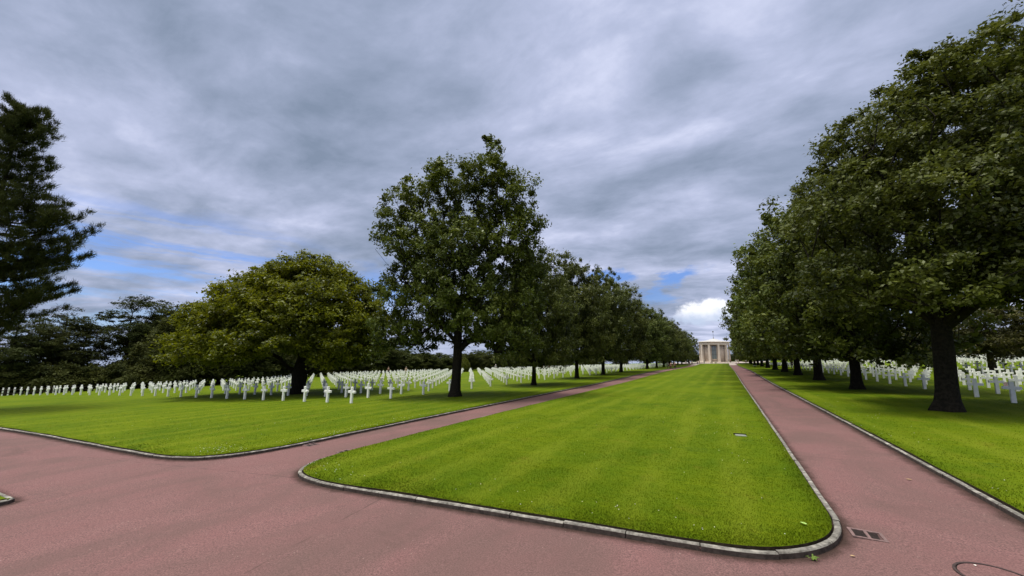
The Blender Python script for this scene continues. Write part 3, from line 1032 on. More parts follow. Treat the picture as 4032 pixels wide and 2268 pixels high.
tree_meshes('wood_tree_b', tier_lobes(12, 5.0, 1.6, 65, 'oak'), 65, 12, .28, 400, 100, .30, .80, flat=.55, sep=.8, power=.45, trunk_top=.85)
tree_meshes('field_tree', tier_lobes(8, 5.2, 2.3, 66, 'dome'), 66, 8, .42, 230, 130, .24, .8, flat=.45, sep=.75, power=.5, trunk_top=.7, flare=.4)
tree_meshes('shrub', [(0, 0, 1.6, 2.6, 1.8, 1.5), (1.8, .2, 1.3, 1.8, 1.5, 1.2), (-1.9, 0, 1.2, 1.8, 1.5, 1.1), (.4, 0, 2.6, 1.6, 1.3, 1.0)], 67, 3.4, .12, 120, 110, .26, .6, flat=.6, sep=.5, power=.5, trunk_top=.5, flare=.2)


def wood(name, key, spec, hp, mat, fmt, cat, group, bark=None, seed=1, widen=1.0):
    r = random.Random(seed)
    for i, (x, y, h) in enumerate(spec):
        s = h / hp
        plant(name, key if isinstance(key, str) else key[i % len(key)], x, y, YAW if key == 'flat_pine' else r.uniform(0, 6), s * widen, fmt(i), cat, group, mat, bark, sz=s)


plant('pine_tree', 'wood_pine', -95.7, 16.0, 1.0, 1.15, 'bushy pine behind the crosses at the left edge, half hidden by the big pine', 'tree', 'pines behind the left plot', M_pine)
plant('pine_tree', 'wood_pine', -99.0, 18.9, 2.2, 1.12, 'dark pine just right of the left-edge pine, lower than its right neighbour', 'tree', 'pines behind the left plot', M_pine)
plant('pine_tree', 'wood_pine', -101.7, 22.0, 4.4, 1.36, 'dense pine with two small peaks left of the flat-topped pine', 'tree', 'pines behind the left plot', M_pine)
plant('pine_tree', 'wood_pine', -106.0, 26.0, .4, 1.2, 'pine standing farther back between the two-peaked pine and the flat-topped one', 'tree', 'pines behind the left plot', M_pine)
plant('pine_tree', 'flat_pine', -98.2, 29.6, YAW, 1.30, 'flat-topped spreading pine with a bare bent limb on its left', 'tree', 'pines behind the left plot', M_pine)
plant('pine_tree', 'wood_pine', -96.6, 34.0, 5.4, 1.36, 'rounded dark pine close against the right side of the flat-topped pine', 'tree', 'pines behind the left plot', M_pine)
plant('broadleaf_tree', 'wood_tree_b', -105.0, 36.5, 2.6, 1.25, 'dark broadleaf filling the gap behind the rounded pine and the flat-topped pine', 'tree', 'broadleaf trees behind the left plot', M_wood)
plant('broadleaf_tree', 'wood_tree', -88.2, 33.9, 2.0, 1.12, 'low dark broadleaf between the pines and the golden tree', 'tree', 'broadleaf trees behind the left plot', M_wood)
plant('broadleaf_tree', 'wood_tree_b', -78.0, 32.4, 1.0, 1.15, 'green broadleaf showing at the left shoulder of the golden tree', 'tree', 'broadleaf trees behind the left plot', M_wood)
plant('broadleaf_tree', 'wood_tree', -77.0, 35.8, 3.0, 1.42, 'tall green broadleaf rising just behind the golden tree', 'tree', 'broadleaf trees behind the left plot', M_wood)
plant('broadleaf_tree', 'wood_tree_b', -80.0, 41.5, 5.0, 1.5, 'tall broadleaf almost hidden behind the golden tree', 'tree', 'broadleaf trees behind the left plot', M_wood)
belt = [(-88.7, 50.9, 6.8), (-89.2, 56.4, 6.8), (-85.5, 60.5, 7.0), (-84.2, 66.9, 7.0), (-90.5, 78.8, 9.6), (-89.2, 85.3, 8.8), (-87.5, 92.0, 6.6), (-85.4, 99.0, 6.2), (-82.8, 106.2, 5.4), (-73.0, 105.6, 5.8), (-69.9, 113.1, 6.0),
        (-66.9, 120.4, 6.0), (-65.5, 131.3, 6.0), (-63.2, 143.2, 6.0), (-60.7, 157.7, 6.6), (-52.0, 176.9, 6.0), (-43.2, 186.3, 5.8), (-33.8, 204.4, 5.6), (-27.4, 214.9, 5.4)]
wood('broadleaf_tree', ('wood_tree', 'wood_tree_b'), belt, 12, M_wood, lambda i: 'low dark tree in the belt behind the left plot, %s from the golden tree' % ordw(i + 1), 'tree', 'belt of trees behind the left plot', seed=3, widen=1.55)
belt2 = [(x - 7.5, y + 5.5, h * 1.12 + .6) for x, y, h in belt[:16]]
wood('broadleaf_tree', ('wood_tree_b', 'wood_tree'), belt2, 12, M_wood, lambda i: 'dark tree in the back row behind the left plot, %s from the golden tree' % ordw(i + 1), 'tree', 'belt of trees behind the left plot', seed=13, widen=1.5)
wood('shrub', 'shrub', [(-93.4, 16.1, 3.9), (-92.0, 18.0, 4.0), (-91.6, 20.5, 4.1), (-91.1, 23.1, 3.7), (-87.1, 25.3, 3.9), (-84.6, 28.0, 4.1), (-85.1, 31.0, 3.7)], 3.4, M_wood,
     lambda i: 'dark shrub under the pines behind the left crosses, %s from the left edge' % ordw(i + 1), 'shrub', 'shrubs under the pines', seed=4)
plant('field_tree', 'field_tree', 20.3, 78.6, .6, .86, 'small olive-green tree among the right crosses, seen between two oak trunks', 'tree', None, M_olive, M_barkl)
plant('field_tree', 'field_tree', 27.5, 67.4, 3.6, 1.10, 'larger olive-green tree with a stout pale trunk among the right crosses', 'tree', None, M_olive, M_barkl)
rb = [(23.8, 175.4, 8.3), (31.6, 173.9, 9.1), (37.9, 171.6, 9.5), (47.0, 176.5, 10.0), (53.8, 174.5, 10.4), (62.5, 179.3, 11.0), (68.3, 176.7, 10.6), (76.7, 181.3, 11.2), (82.2, 182.0, 11.4), (90.0, 186.0, 11.4)]
wood('broadleaf_tree', ('wood_tree_b', 'wood_tree'), rb, 12, M_olive, lambda i: 'olive-green tree in the belt behind the right plot, %s from the avenue' % ordw(i + 1), 'tree', 'belt of trees behind the right plot', M_barkl, seed=5, widen=1.35)
bt = [(8.8, 277.1, 6.8), (15.9, 263.6, 7.3), (21.4, 243.4, 7.5), (24.1, 210.2, 8.2), (-23.6, 266.4, 6.8), (-15.5, 258, 5.6), (4.4, 262, 5.2), (12.5, 248, 5.6)]
bl = ['dark tree in the distance just right of the chapel', 'dark tree beyond the chapel, second to its right', 'distant dark tree behind the far right oaks', 'distant tree filling the gap behind the right oaks', 'distant dark tree just left of the chapel', 'small dark tree peeping out beside the left chapel wall', 'small dark tree peeping out beside the right chapel wall', 'small dark tree above the pale bushes right of the chapel']
wood('broadleaf_tree', 'wood_tree', bt, 12, M_wood, lambda i: bl[i], 'tree', 'trees near the chapel', seed=6, widen=1.3)
plant('shrub', 'shrub', 8.8, 225.0, .3, .42, 'low pale green bush right of the chapel, nearer the building', 'shrub', 'low bushes by the chapel', M_topi)
plant('shrub', 'shrub', 11.2, 219.3, 2.3, .46, 'low pale green bush right of the chapel, nearer the oak trunks', 'shrub', 'low bushes by the chapel', M_topi)


def topiary():
    r = np.random.default_rng(9)
    n = 9000
    a = r.uniform(0, 2 * PI, n); f = r.random(n)
    rad = 1.35 * np.sin(PI * (f * .80 + .20)) ** .8 * np.sqrt(.65 + .35 * r.random(n))
    pos = np.stack([rad * np.cos(a), rad * np.sin(a), .15 + f * 3.3], 1)
    V, Q, ti = leaf_cards(pos, np.full(n, .12), 2, .16, 1, r)
    cm = np_mesh('crown', V, Q, tint=ti)
    tp, tr = trunk_line(2.6, .14, .03, r)
    tv, tq = trunk_loft(tp, tr, 8, .2, r)
    PROTO['topiary'] = (np_mesh('trunk', tv, tq), cm)


topiary()
plant('clipped_yew', 'topiary', -59.7, 83.9, 0, 1.05, 'lime-green clipped conical yew at the far end of the grass lane', 'topiary', None, M_topi)

# ------------------------------------------------------------------ low fence behind the left plot
fe = empty('rail_fence', (-84.5, 20, float(T(-84.5, 20))), 0, 'low dark timber fence running behind the left-hand crosses', 'fence')
FP = [(-84.0 - .04 * (y - 20), y) for y in np.arange(6, 46, 2.0)]
rail = bmesh.new()
for (x0, y0), (x1, y1) in zip(FP[:-1], FP[1:]):
    for zz in (.42, .86):
        z0, z1 = float(T(x0, y0)), float(T(x1, y1))
        o0 = fe.location
        vs = []
        for x, y, z in ((x0, y0, z0), (x1, y1, z1)):
            vs += [rail.verts.new((x - o0.x + dx, y - o0.y, z - o0.z + zz + dz)) for dx, dz in ((.07, -.05), (.11, -.05), (.11, .05), (.07, .05))]
        for i in range(4):
            j = (i + 1) % 4
            rail.faces.new((vs[i], vs[j], vs[4 + j], vs[4 + i]))
bm_obj('rail', rail, M_fence, fe)
for x, y in FP:
    b = bmesh.new()
    box(b, 0, 0, -.2, .11, .11, 1.3)
    po = bm_obj('post', b, M_fence, fe)
    po.location = (x - fe.location.x, y - fe.location.y, float(T(x, y)) - fe.location.z)

# ------------------------------------------------------------------ crosses


def cross_bm():
    bm = bmesh.new()
    w, t, h, az, ah, sp = .165, .125, 1.04, .645, .150, .66
    P = [(-w / 2, -.1), (w / 2, -.1), (w / 2, az), (sp / 2, az), (sp / 2, az + ah), (w / 2, az + ah), (w / 2, h), (-w / 2, h), (-w / 2, az + ah), (-sp / 2, az + ah), (-sp / 2, az), (-w / 2, az)]
    f0 = [bm.verts.new((x, -t / 2, z)) for x, z in P]
    f1 = [bm.verts.new((x, t / 2, z)) for x, z in P]
    n = len(P)
    bm.faces.new(f0); bm.faces.new(f1[::-1])
    for i in range(n):
        j = (i + 1) % n
        bm.faces.new((f0[j], f0[i], f1[i], f1[j]))
    return bm


bm = cross_bm()
bmesh.ops.recalc_face_normals(bm, faces=bm.faces)
ed = [e for e in bm.edges if e.calc_face_angle(0) > 1]
bmesh.ops.bevel(bm, geom=ed, offset=.008, segments=1, affect='EDGES')
cross_me = bpy.data.meshes.new('grave_cross')
bm.to_mesh(cross_me); bm.free()
cross_me.materials.append(M_marble)
far_bm = cross_bm()
bmesh.ops.recalc_face_normals(far_bm, faces=far_bm.faces)
far_me = bpy.data.meshes.new('far_cross'); far_bm.to_mesh(far_me); far_bm.free()

trunks = [(-18.0, 24.06), (-34.55, 22.5)] + [(q[0], q[1]) for q in left_row] + [(20.3, 78.6), (27.5, 67.4)]
cand = []


def left_edge(y): return float(np.interp(y, [15, 18.4, 18.6, 70, 85, 95, 165], [-96, -96, -80, -80, -62, -56, -56]))


for k in range(44):
    for n in range(34):
        X = -21.75 - 2.31 * n
        if 62 < 17.9 + 3.48 * k: X += 2.0
        Y = 17.95 + 3.48 * k + .05 * (X + 21.6)
        if Y > 166 or (k > 0 and X < left_edge(Y)): continue
        if any((X - a) ** 2 + (Y - b) ** 2 < 1.5 for a, b in trunks): continue
        if not in_view(X, Y, float(T(X, Y)) + .5, .03): continue
        cand.append((depth_of(X, Y), X, Y, 'left', k + 1, n + 1))
for k in range(40):
    for n in range(34):
        Y = 29.25 + 3.3 * k
        X = 12.45 + 2.24 * n
        if Y > 152: continue
        if any((X - a) ** 2 + (Y - b) ** 2 < 1.5 for a, b in trunks): continue
        if not in_view(X, Y, float(T(X, Y)) + .5, .03): continue
        cand.append((depth_of(X, Y), X, Y, 'right', k + 1, n + 1))
cand.sort()
n_ind = 298
r = random.Random(17)
for d, X, Y, side, row, colm in cand[:n_ind]:
    o = bpy.data.objects.new('grave_cross', cross_me)
    C.objects.link(o)
    o.location = (X + r.uniform(-.03, .03), Y + r.uniform(-.03, .03), float(T(X, Y)) + .112)
    o.rotation_euler = (r.normalvariate(0, .006), r.normalvariate(0, .006), r.normalvariate(0, .012))
    rw = 'front row' if row == 1 else '%s row' % ordw(row)
    cl = 'nearest the avenue' if colm == 1 else '%s from the avenue' % ordw(colm)
    tag(o, 'white marble cross, %s in the %s of the %s plot' % (cl, rw, side), 'cross', 'white crosses of the %s plot' % side)
vv = np.zeros(len(far_me.vertices) * 3); far_me.vertices.foreach_get('co', vv); vv = vv.reshape(-1, 3)
fq = [list(p.vertices) for p in far_me.polygons]
AV, AF = [], []
for d, X, Y, side, row, colm in cand[n_ind:]:
    z = float(T(X, Y)) + .112
    b = len(AV)
    AV += [(X + a[0], Y + a[1], z + a[2]) for a in vv]
    AF += [[b + i for i in f] for f in fq]
me = bpy.data.meshes.new('distant_crosses')
me.from_pydata(AV, [], AF)
o = mobj('distant_crosses', me, M_marble)
tag(o, 'hundreds of small distant white crosses packing the plots behind the nearer ones', 'crosses', 'white crosses of both plots', 'stuff')

# ------------------------------------------------------------------ chapel
ch = empty('round_chapel', (CH[0], CH[1], float(T(*CH)) - .02), 0, 'round limestone chapel with tall pillars closing the avenue', 'chapel')
b = bmesh.new(); lathe(b, [(9.2, 0), (9.2, .22), (8.6, .22), (8.6, .44), (8.0, .44), (8.0, .62), (0, .62)], 48); bm_obj('steps', b, M_stone, ch)
b = bmesh.new(); lathe(b, [(5.75, .62), (5.75, 9.3), (0, 9.3)], 40); bm_obj('wall', b, M_stonep, ch, True)
for i in range(10):
    a = -PI / 2 + math.radians(18) + i * 2 * PI / 10
    b = bmesh.new()
    box(b, 0, 0, 0, 1.05, .95, 8.55, 0, .86)
    pl = bm_obj('pillar', b, M_stone, ch)
    pl.location = (6.75 * math.cos(a), 6.75 * math.sin(a), .62)
    pl.rotation_euler = (0, 0, a + PI / 2)
b = bmesh.new(); lathe(b, [(5.9, 9.17), (7.15, 9.17), (7.15, 10.45), (5.9, 10.45)], 48); bm_obj('entablature', b, M_stone, ch)
b = bmesh.new(); lathe(b, [(6.2, 10.452), (7.55, 10.452), (7.62, 10.72), (7.3, 10.80), (6.2, 10.80)], 48); bm_obj('cornice', b, M_stone, ch)
b = bmesh.new(); lathe(b, [(7.1, 10.803), (3.4, 11.5), (.25, 12.45), (0, 12.5)], 48); rf = bm_obj('roof', b, M_roof, ch)
b = bmesh.new(); lathe(b, [(.34, 12.35), (.14, 12.9), (.07, 13.3), (.06, 15.6), (0, 15.6)], 10)
lathe(b, [(.02, 15.55), (.26, 15.75), (.34, 16.0), (.26, 16.25), (.02, 16.5)], 10)
bm_obj('finial', b, M_bronze, rf)
wf = bmesh.new()
for sx in (-1.06, 1.06): box(wf, sx, -5.93, 2.0, .10, .2, 6.6)
for sx in (-.42, .42): box(wf, sx, -5.95, 2.1, .08, .14, 6.4)
for zz in (2.0, 4.2, 6.35, 8.5): box(wf, 0, -5.94, zz, 2.02, .16, .1)
wo = bm_obj('window', wf, M_bronze, ch)
b = bmesh.new(); box(b, 0, -5.84, 2.05, 2.0, .05, 6.5); bm_obj('pane', b, M_glass, wo)
b = bmesh.new(); box(b, 0, -6.0, 1.78, 2.5, .42, .2); bm_obj('sill', b, M_stone, wo)
b = bmesh.new()
for sx in (-1.24, 1.24): box(b, sx, -5.86, .62, .22, .42, 8.4)
bm_obj('window_jamb', b, M_stonep, ch)
for i, sx in enumerate((-1, 1)):
    a = -PI / 2 + sx * math.radians(72)
    b = bmesh.new(); box(b, 0, 0, .63, 1.7, .12, 4.6)
    d_ = bm_obj('door', b, M_bronze, ch)
    d_.location = (5.80 * math.cos(a), 5.80 * math.sin(a), 0); d_.rotation_euler = (0, 0, a + PI / 2)
for i, (dx, lb) in enumerate(((-.9, 'cream stone block on the chapel axis at the lawn end, left one'), (.7, 'cream stone block on the chapel axis at the lawn end, right one'))):
    b = bmesh.new()
    box(b, 0, 0, 0, .95, .7, .85, 0, .95); box(b, 0, 0, .852, 1.0, .75, .12)
    st = bm_obj('stone_block', b, M_stone)
    st.location = (CH[0] + dx, 203.5, float(T(CH[0] + dx, 203.5)) + .02)
    tag(st, lb, 'stone block', 'stone blocks before the chapel')

# ------------------------------------------------------------------ things set in the paving and the lawns


def drain(name, x, y, rz, label):
    e = empty(name, (x, y, float(T(x, y)) + .004), rz, label, 'drain', 'iron drain grates in the path')
    b = bmesh.new()
    w, d = .40, .34
    for cx, cy, sx, sy in ((-w / 2 + .02, 0, .04, d), (w / 2 - .02, 0, .04, d), (0, -d / 2 + .02, w - .084, .04), (0, d / 2 - .02, w - .084, .04), (0, 0, .04, d - .084)):
        box(b, cx, cy, -.01, sx, sy, .022)
    bm_obj('frame', b, M_iron, e)
    b = bmesh.new()
    for k in range(7):
        for sx in (-1, 1): box(b, sx * .091, -d / 2 + .062 + k * .0362, -.01, .134, .011, .0145)
    bm_obj('bars', b, M_rim, e)
    b = bmesh.new(); box(b, 0, 0, -.002, w - .08, d - .08, .003); bm_obj('pit', b, M_dark, e)


drain('drain_grate', 1.66, 7.92, .0, 'rusty slotted drain grate beside the nearest kerb corner')
drain('drain_grate', -10.36, 8.45, PI / 2, 'flat dark drain grate against the left edge of the central lawn')
drain('drain_grate', -12.35, 8.7, PI / 2, 'flat dark drain grate against the kerb of the left lawn')

mh = empty('manhole', (2.632, 7.152, float(T(2.632, 7.152)) + .004), 0, 'round manhole with a dark iron rim at the bottom right', 'manhole')
mz = math.atan(.04)
b = bmesh.new(); lathe(b, [(.318, -.01), (.318, .010), (.345, .010), (.345, -.01)], 56, close=False); ro = bm_obj('rim', b, M_rim, mh); ro.rotation_euler = (0, -mz, 0)
b = bmesh.new(); lathe(b, [(.307, -.01), (.307, .006), (0, .006)], 56); co_ = bm_obj('lid', b, M_asph, mh); co_.rotation_euler = (0, -mz, 0)
b = bmesh.new(); lathe(b, [(.3065, .0015), (.3185, .0015)], 56, close=False); gp = bm_obj('gap', b, M_dark, mh); gp.rotation_euler = (0, -mz, 0)

pe = empty('lawn_box', (.28, 14.84, float(T(.28, 14.84)) + .112), .15, 'pale metal cover set in the central lawn near the right path', 'cover')
b = bmesh.new(); box(b, 0, 0, -.05, .30, .26, .070); bm_obj('lid', b, M_steel, pe)
b = bmesh.new(); box(b, 0, .155, -.05, .36, .04, .09); bm_obj('lip', b, M_dark, pe)

fl = empty('floodlight', (6.6, 118, float(T(6.6, 118)) + .112), .3, 'low dark floodlight on the grass beside the right path', 'lamp')
b = bmesh.new(); box(b, 0, 0, .0, .12, .12, .28); bm_obj('stand', b, M_dark, fl)
b = bmesh.new(); box(b, 0, 0, .282, .62, .4, .12, 0, 1.18); box(b, 0, 0, .404, .8, .52, .05); bm_obj('housing', b, M_steel, fl)

gp_ = empty('marker_post', (-13.3, 110, float(T(-13.3, 110)) + .112), 0, 'slim dark green post standing beside the far left path', 'post')
b = bmesh.new(); lathe(b, [(.11, -.1), (.11, .1), (.06, .16), (.05, 2.1), (.09, 2.16), (.09, 2.28), (0, 2.34)], 10); bm_obj('pole', b, M_green, gp_)

fg = empty('small_flag', (16.1, 38.6, float(T(16.1, 38.6)) + .112), 0, 'small faded pink and white flag stuck beside a right-hand cross', 'flag')
b = bmesh.new(); lathe(b, [(.006, -.05), (.006, .62), (0, .63)], 6); bm_obj('stick', b, M_fence, fg)
M_fl = mat_noise('faded_pink_cloth', (.62, .40, .40), (.72, .58, .58), 9, .9, .1)
b = bmesh.new()
for i in range(9):
    for j in range(4): b.verts.new((.006 + .38 * i / 8, .03 * math.sin(i * .9), .34 + .26 * j / 3 - .03 * (i / 8) ** 2))
b.verts.ensure_lookup_table()
for i in range(8):
    for j in range(3): b.faces.new((b.verts[i * 4 + j], b.verts[i * 4 + 4 + j], b.verts[i * 4 + 5 + j], b.verts[i * 4 + 1 + j]))
bm_obj('cloth', b, M_fl, fg)


def leaf_thing(x, y, zt, s, rz, mat, label):
    b = bmesh.new()
    out = [(0, -.5), (.22, -.28), (.30, .02), (.16, .34), (0, .5), (-.16, .34), (-.30, .02), (-.22, -.28)]
    vs = [b.verts.new((px * s, py * s, .012 + .05 * s * abs(px) * 4)) for px, py in out]
    c0 = b.verts.new((0, -.1 * s, .008)); c1 = b.verts.new((0, .15 * s, .008))
    for q in ((vs[0], vs[1], c0), (vs[1], vs[2], c0), (vs[2], c1, c0), (vs[2], vs[3], c1), (vs[3], vs[4], c1), (vs[4], vs[5], c1), (vs[5], vs[6], c1), (vs[6], c0, c1), (vs[6], vs[7], c0), (vs[7], vs[0], c0)):
        b.faces.new(q)
    for f in b.faces: f.normal_update()
    o = bm_obj('fallen_leaf', b, mat)
    o.location = (x, y, float(T(x, y)) + zt); o.rotation_euler = (0, 0, rz)
    tag(o, label, 'leaf', 'fallen leaves')


leaf_thing(.87, 7.62, .130, .10, .9, M_gleaf, 'pale green leaf lying on the turf near the kerb corner')
leaf_thing(1.30, 7.05, .004, .06, 1.9, M_dleaf, 'small tan leaf on the asphalt outside the kerb corner')
leaf_thing(3.2, 11.5, .004, .10, 1.2, M_dleaf, 'tan leaf on the right path beside the far kerb')
leaf_thing(-.6, 4.4, .004, .05, .3, M_dleaf, 'tiny tan leaf alone on the open asphalt')
leaf_thing(2.55, 7.38, .012, .035, .3, M_petal, 'tiny pale leaf lying on the manhole lid')


def tuft(x, y, zt, n, seed):
    rr = random.Random(seed)
    b = bmesh.new()
    for i in range(n):
        a = rr.uniform(0, 2 * PI); L = rr.uniform(.05, .10); w = rr.uniform(.006, .011)
        px, py = -math.sin(a) * w, math.cos(a) * w
        v = [b.verts.new((px, py, 0)), b.verts.new((-px, -py, 0)),
             b.verts.new((math.cos(a) * L * .55 - px, math.sin(a) * L * .55 - py, L * .55)), b.verts.new((math.cos(a) * L * .55 + px, math.sin(a) * L * .55 + py, L * .55)), b.verts.new((math.cos(a) * L, math.sin(a) * L, L * .45))]
        b.faces.new(v[:4]); b.faces.new((v[3], v[2], v[4]))
    o = bm_obj('weed_tuft', b, M_weed)
    o.location = (x, y, float(T(x, y)) + zt)
    tag(o, 'small green weed growing at the foot of the rounded kerb', 'weed')


tuft(.83, 6.72, .0, 9, 3)

# ------------------------------------------------------------------ people


def skin_mesh(name, nodes, edges, levels=1):
    me = bpy.data.meshes.new(name)
    me.from_pydata([n[0] for n in nodes], edges, [])
    o = bpy.data.objects.new(name, me)
    C.objects.link(o)
    md = o.modifiers.new('skin', 'SKIN')
    md.use_smooth_shade = True
    for sv, n in zip(me.skin_vertices[0].data, nodes): sv.radius = (n[1], n[2] if len(n) > 2 else n[1])
    me.skin_vertices[0].data[0].use_root = True
    sd = o.modifiers.new('sub', 'SUBSURF'); sd.levels = levels; sd.render_levels = levels
    dg = bpy.context.evaluated_depsgraph_get()
    ev = bpy.data.meshes.new_from_object(o.evaluated_get(dg))
    bpy.data.objects.remove(o)
    ev.name = name
    return ev


def person_meshes(st):
    """st: stride half length"""
    hip, kn, an = .92, .5, .08
    legs = {}
    nd = [((0, 0, .98), .15, .10), ((0, 0, 1.2), .155, .10), ((0, .0, 1.40), .16, .09), ((0, 0, 1.50), .055), ((0, -.02, 1.58), .085, .09), ((0, -.03, 1.68), .085, .10), ((0, -.02, 1.76), .05, .06)]
    ed = [(0, 1), (1, 2), (2, 3), (3, 4), (4, 5), (5, 6)]
    def add(p, r_, par): nd.append((p, r_)); ed.append((par, len(nd) - 1)); return len(nd) - 1
    for s in (-1, 1):
        f = -st * s
        a = add((s * .10, 0, hip), .085, 0); b_ = add((s * .11, f * .45 - .03, kn), .055, a); c = add((s * .11, f, an), .038, b_); add((s * .12, f - .15, .035), .032, c)
        a = add((s * .20, 0, 1.40), .052, 2); b_ = add((s * .25, -f * .25 + .03, 1.13), .038, a); c = add((s * .24, -f * .6 - .06, .90), .027, b_)
        pl = add((s * .235, -f * .65 - .08, .84), .026, c)
        for k in range(4):
            q = add((s * .235 + (k - 1.5) * .006, -f * .65 - .10 + (k - 1.5) * .019, .785 - .006 * abs(k - 1)), .0085, pl); add((s * .228 + (k - 1.5) * .006, -f * .65 - .105 + (k - 1.5) * .019, .745 - .008 * abs(k - 1)), .0075, q)
        q = add((s * .215, -f * .65 - .125, .82), .010, pl); add((s * .205, -f * .65 - .14, .785), .008, q)
    body = skin_mesh('body', nd, ed)
    sn = [((0, 0, .96), .165, .115), ((0, 0, 1.2), .17, .115), ((0, 0, 1.40), .172, .105), ((0, 0, 1.47), .08)]
    se = [(0, 1), (1, 2), (2, 3)]
    for s in (-1, 1):
        f = -st * s
        sn.append(((s * .20, 0, 1.40), .068)); se.append((2, len(sn) - 1)); sn.append(((s * .25, -f * .25 + .03, 1.15), .055)); se.append((len(sn) - 2, len(sn) - 1))
    shirt = skin_mesh('shirt', sn, se)
    tn = [((0, 0, 1.0), .158, .112)]
    te = []
    for s in (-1, 1):
        f = -st * s
        tn.append(((s * .10, 0, hip), .102)); te.append((0, len(tn) - 1)); tn.append(((s * .11, f * .45 - .03, kn), .07)); te.append((len(tn) - 2, len(tn) - 1)); tn.append(((s * .11, f, .12), .055)); te.append((len(tn) - 2, len(tn) - 1))
    trousers = skin_mesh('trousers', tn, te)
    b = bmesh.new()
    bmesh.ops.create_icosphere(b, subdivisions=2, radius=.115)
    for v in b.verts:
        v.co.z *= .9
        if v.co.y < -.04: v.co.z = max(v.co.z, .03)
        v.co.z = max(v.co.z, -.06)
    hair = bpy.data.meshes.new('hair'); b.to_mesh(hair); b.free()
    b = bmesh.new()
    bmesh.ops.create_uvsphere(b, u_segments=8, v_segments=6, radius=.012)
    eye = bpy.data.meshes.new('eye'); b.to_mesh(eye); b.free()
    b = bmesh.new(); box(b, 0, 0, -.02, .022, .03, .05, 0, .5)
    nose = bpy.data.meshes.new('nose'); b.to_mesh(nose); b.free()
    return body, shirt, trousers, hair, eye, nose


POSE = [person_meshes(.05), person_meshes(.26)]
CL = {}


def cloth(c):
    if c not in CL:
        CL[c] = mat_noise('cloth', tuple(v * .85 for v in c), c, 12, .9, .1)
    return CL[c]


M_skin = mat_noise('skin', (.42, .26, .19), (.48, .30, .22), 12, .6, .3)


def person(x, y, rz, pose, shirt, trs, hairc, label, group, s=1.0):
    e = empty('person', (x, y, float(T(x, y)) + (.14 if not (-12.5 < x < -10.2 or 1.4 < x < 3.8) else .0)), rz, label, 'person', group)
    e.scale = (s, s, s)
    bd, sh, tr, hr, ey, ns = POSE[pose]
    out = []
    for nm, me, mt in (('body', bd, M_skin), ('shirt', sh, cloth(shirt)), ('trousers', tr, cloth(trs)), ('hair', hr, cloth(hairc)), ('eye', ey, M_dark), ('eye', ey, M_dark), ('nose', ns, M_skin)):
        o = bpy.data.objects.new(nm, me)
        C.objects.link(o); o.parent = e
        if not me.materials: me.materials.append(mt)
        o.material_slots[0].link = 'OBJECT'; o.material_slots[0].material = mt
        out.append(o)
    out[3].location = (0, -.005, 1.715)
    out[4].location = (-.035, -.118, 1.665); out[5].location = (.035, -.118, 1.665); out[6].location = (0, -.125, 1.63)
    return e


NAVY, BLACK, WHITE, GREY, RED, BROWN, TAN, OLIVE, PALEB = (.03, .035, .06), (.018, .018, .02), (.75, .75, .74), (.25, .25, .26), (.30, .06, .05), (.14, .075, .05), (.42, .33, .24), (.12, .12, .07), (.50, .58, .68)
person(11.0, 90, 2.6, 0, BLACK, BLACK, BROWN, 'person in dark jacket and shorts standing by the right row of oaks', 'visitors')
person(-11.55, 101.5, .2, 1, BROWN, (.10, .05, .05), BLACK, 'person in dark brown clothes walking on the left path', 'visitors')
person(-10.85, 103.4, .1, 1, (.10, .045, .045), BLACK, WHITE, 'person in a white cap and dark red clothes walking on the left path', 'visitors')
person(-15.2, 125, 1.2, 1, WHITE, TAN, GREY, 'person in white top and pale trousers walking on the left lawn', 'visitors')
person(-14.6, 181, .5, 0, WHITE, TAN, BROWN, 'leftmost person of the group left of the chapel, white shirt', 'visitors by the chapel')
person(-13.3, 182, .1, 0, BLACK, BLACK, BLACK, 'person in black in the group left of the chapel', 'visitors by the chapel')
person(-12.4, 182.5, 5.9, 1, WHITE, BROWN, TAN, 'person in white top and brown trousers in the group left of the chapel', 'visitors by the chapel')
person(-10.7, 188, .6, 0, (.02, .02, .04), NAVY, BROWN, 'person in dark navy between two pale-dressed ones left of the chapel', 'visitors by the chapel')
person(-9.9, 189, 6.0, 0, GREY, TAN, WHITE, 'person in grey top with white hat left of the chapel', 'visitors by the chapel')
person(-8.2, 194, .3, 1, PALEB, GREY, WHITE, 'person in pale blue nearest the chapel wall on its left', 'visitors by the chapel')
person(4.3, 199, .3, 0, WHITE, WHITE, TAN, 'person all in white just right of the chapel', 'visitors by the chapel')
person(5.1, 200, .6, 0, WHITE, TAN, BROWN, 'person in white top and tan trousers right of the chapel', 'visitors by the chapel')
person(2.2, 214, .0, 0, BROWN, BLACK, BLACK, 'person in brown standing on the chapel steps at the right', 'visitors by the chapel')
person(7.6, 190, .0, 1, WHITE, NAVY, BLACK, 'person in white top bending by the bushes right of the chapel', 'visitors by the chapel')
person(-69.9, 67.5, 1.0, 0, (.22, .12, .11), BLACK, TAN, 'person in a brownish jacket among the crosses beyond the golden tree', 'visitors among the crosses')
person(-63.3, 66.4, .4, 0, TAN, TAN, GREY, 'person in pale tan among the crosses left of the tall pointed oak', 'visitors among the crosses')
person(-54.4, 90.8, .2, 0, PALEB, BLACK, WHITE, 'person in pale blue top among crosses right of the tall pointed oak', 'visitors among the crosses')
person(-39.1, 87.3, .6, 0, BLACK, BLACK, BROWN, 'person in black among the crosses behind the second oak', 'visitors among the crosses')
person(-37.2, 86.9, 5.6, 0, (.20, .03, .04), BLACK, BLACK, 'person in a dark red top among the crosses behind the second oak', 'visitors among the crosses')
person(21.6, 69.6, .6, 0, (.16, .04, .035), BLACK, BROWN, 'person in a red jacket among the right-hand crosses', 'visitors among the crosses')

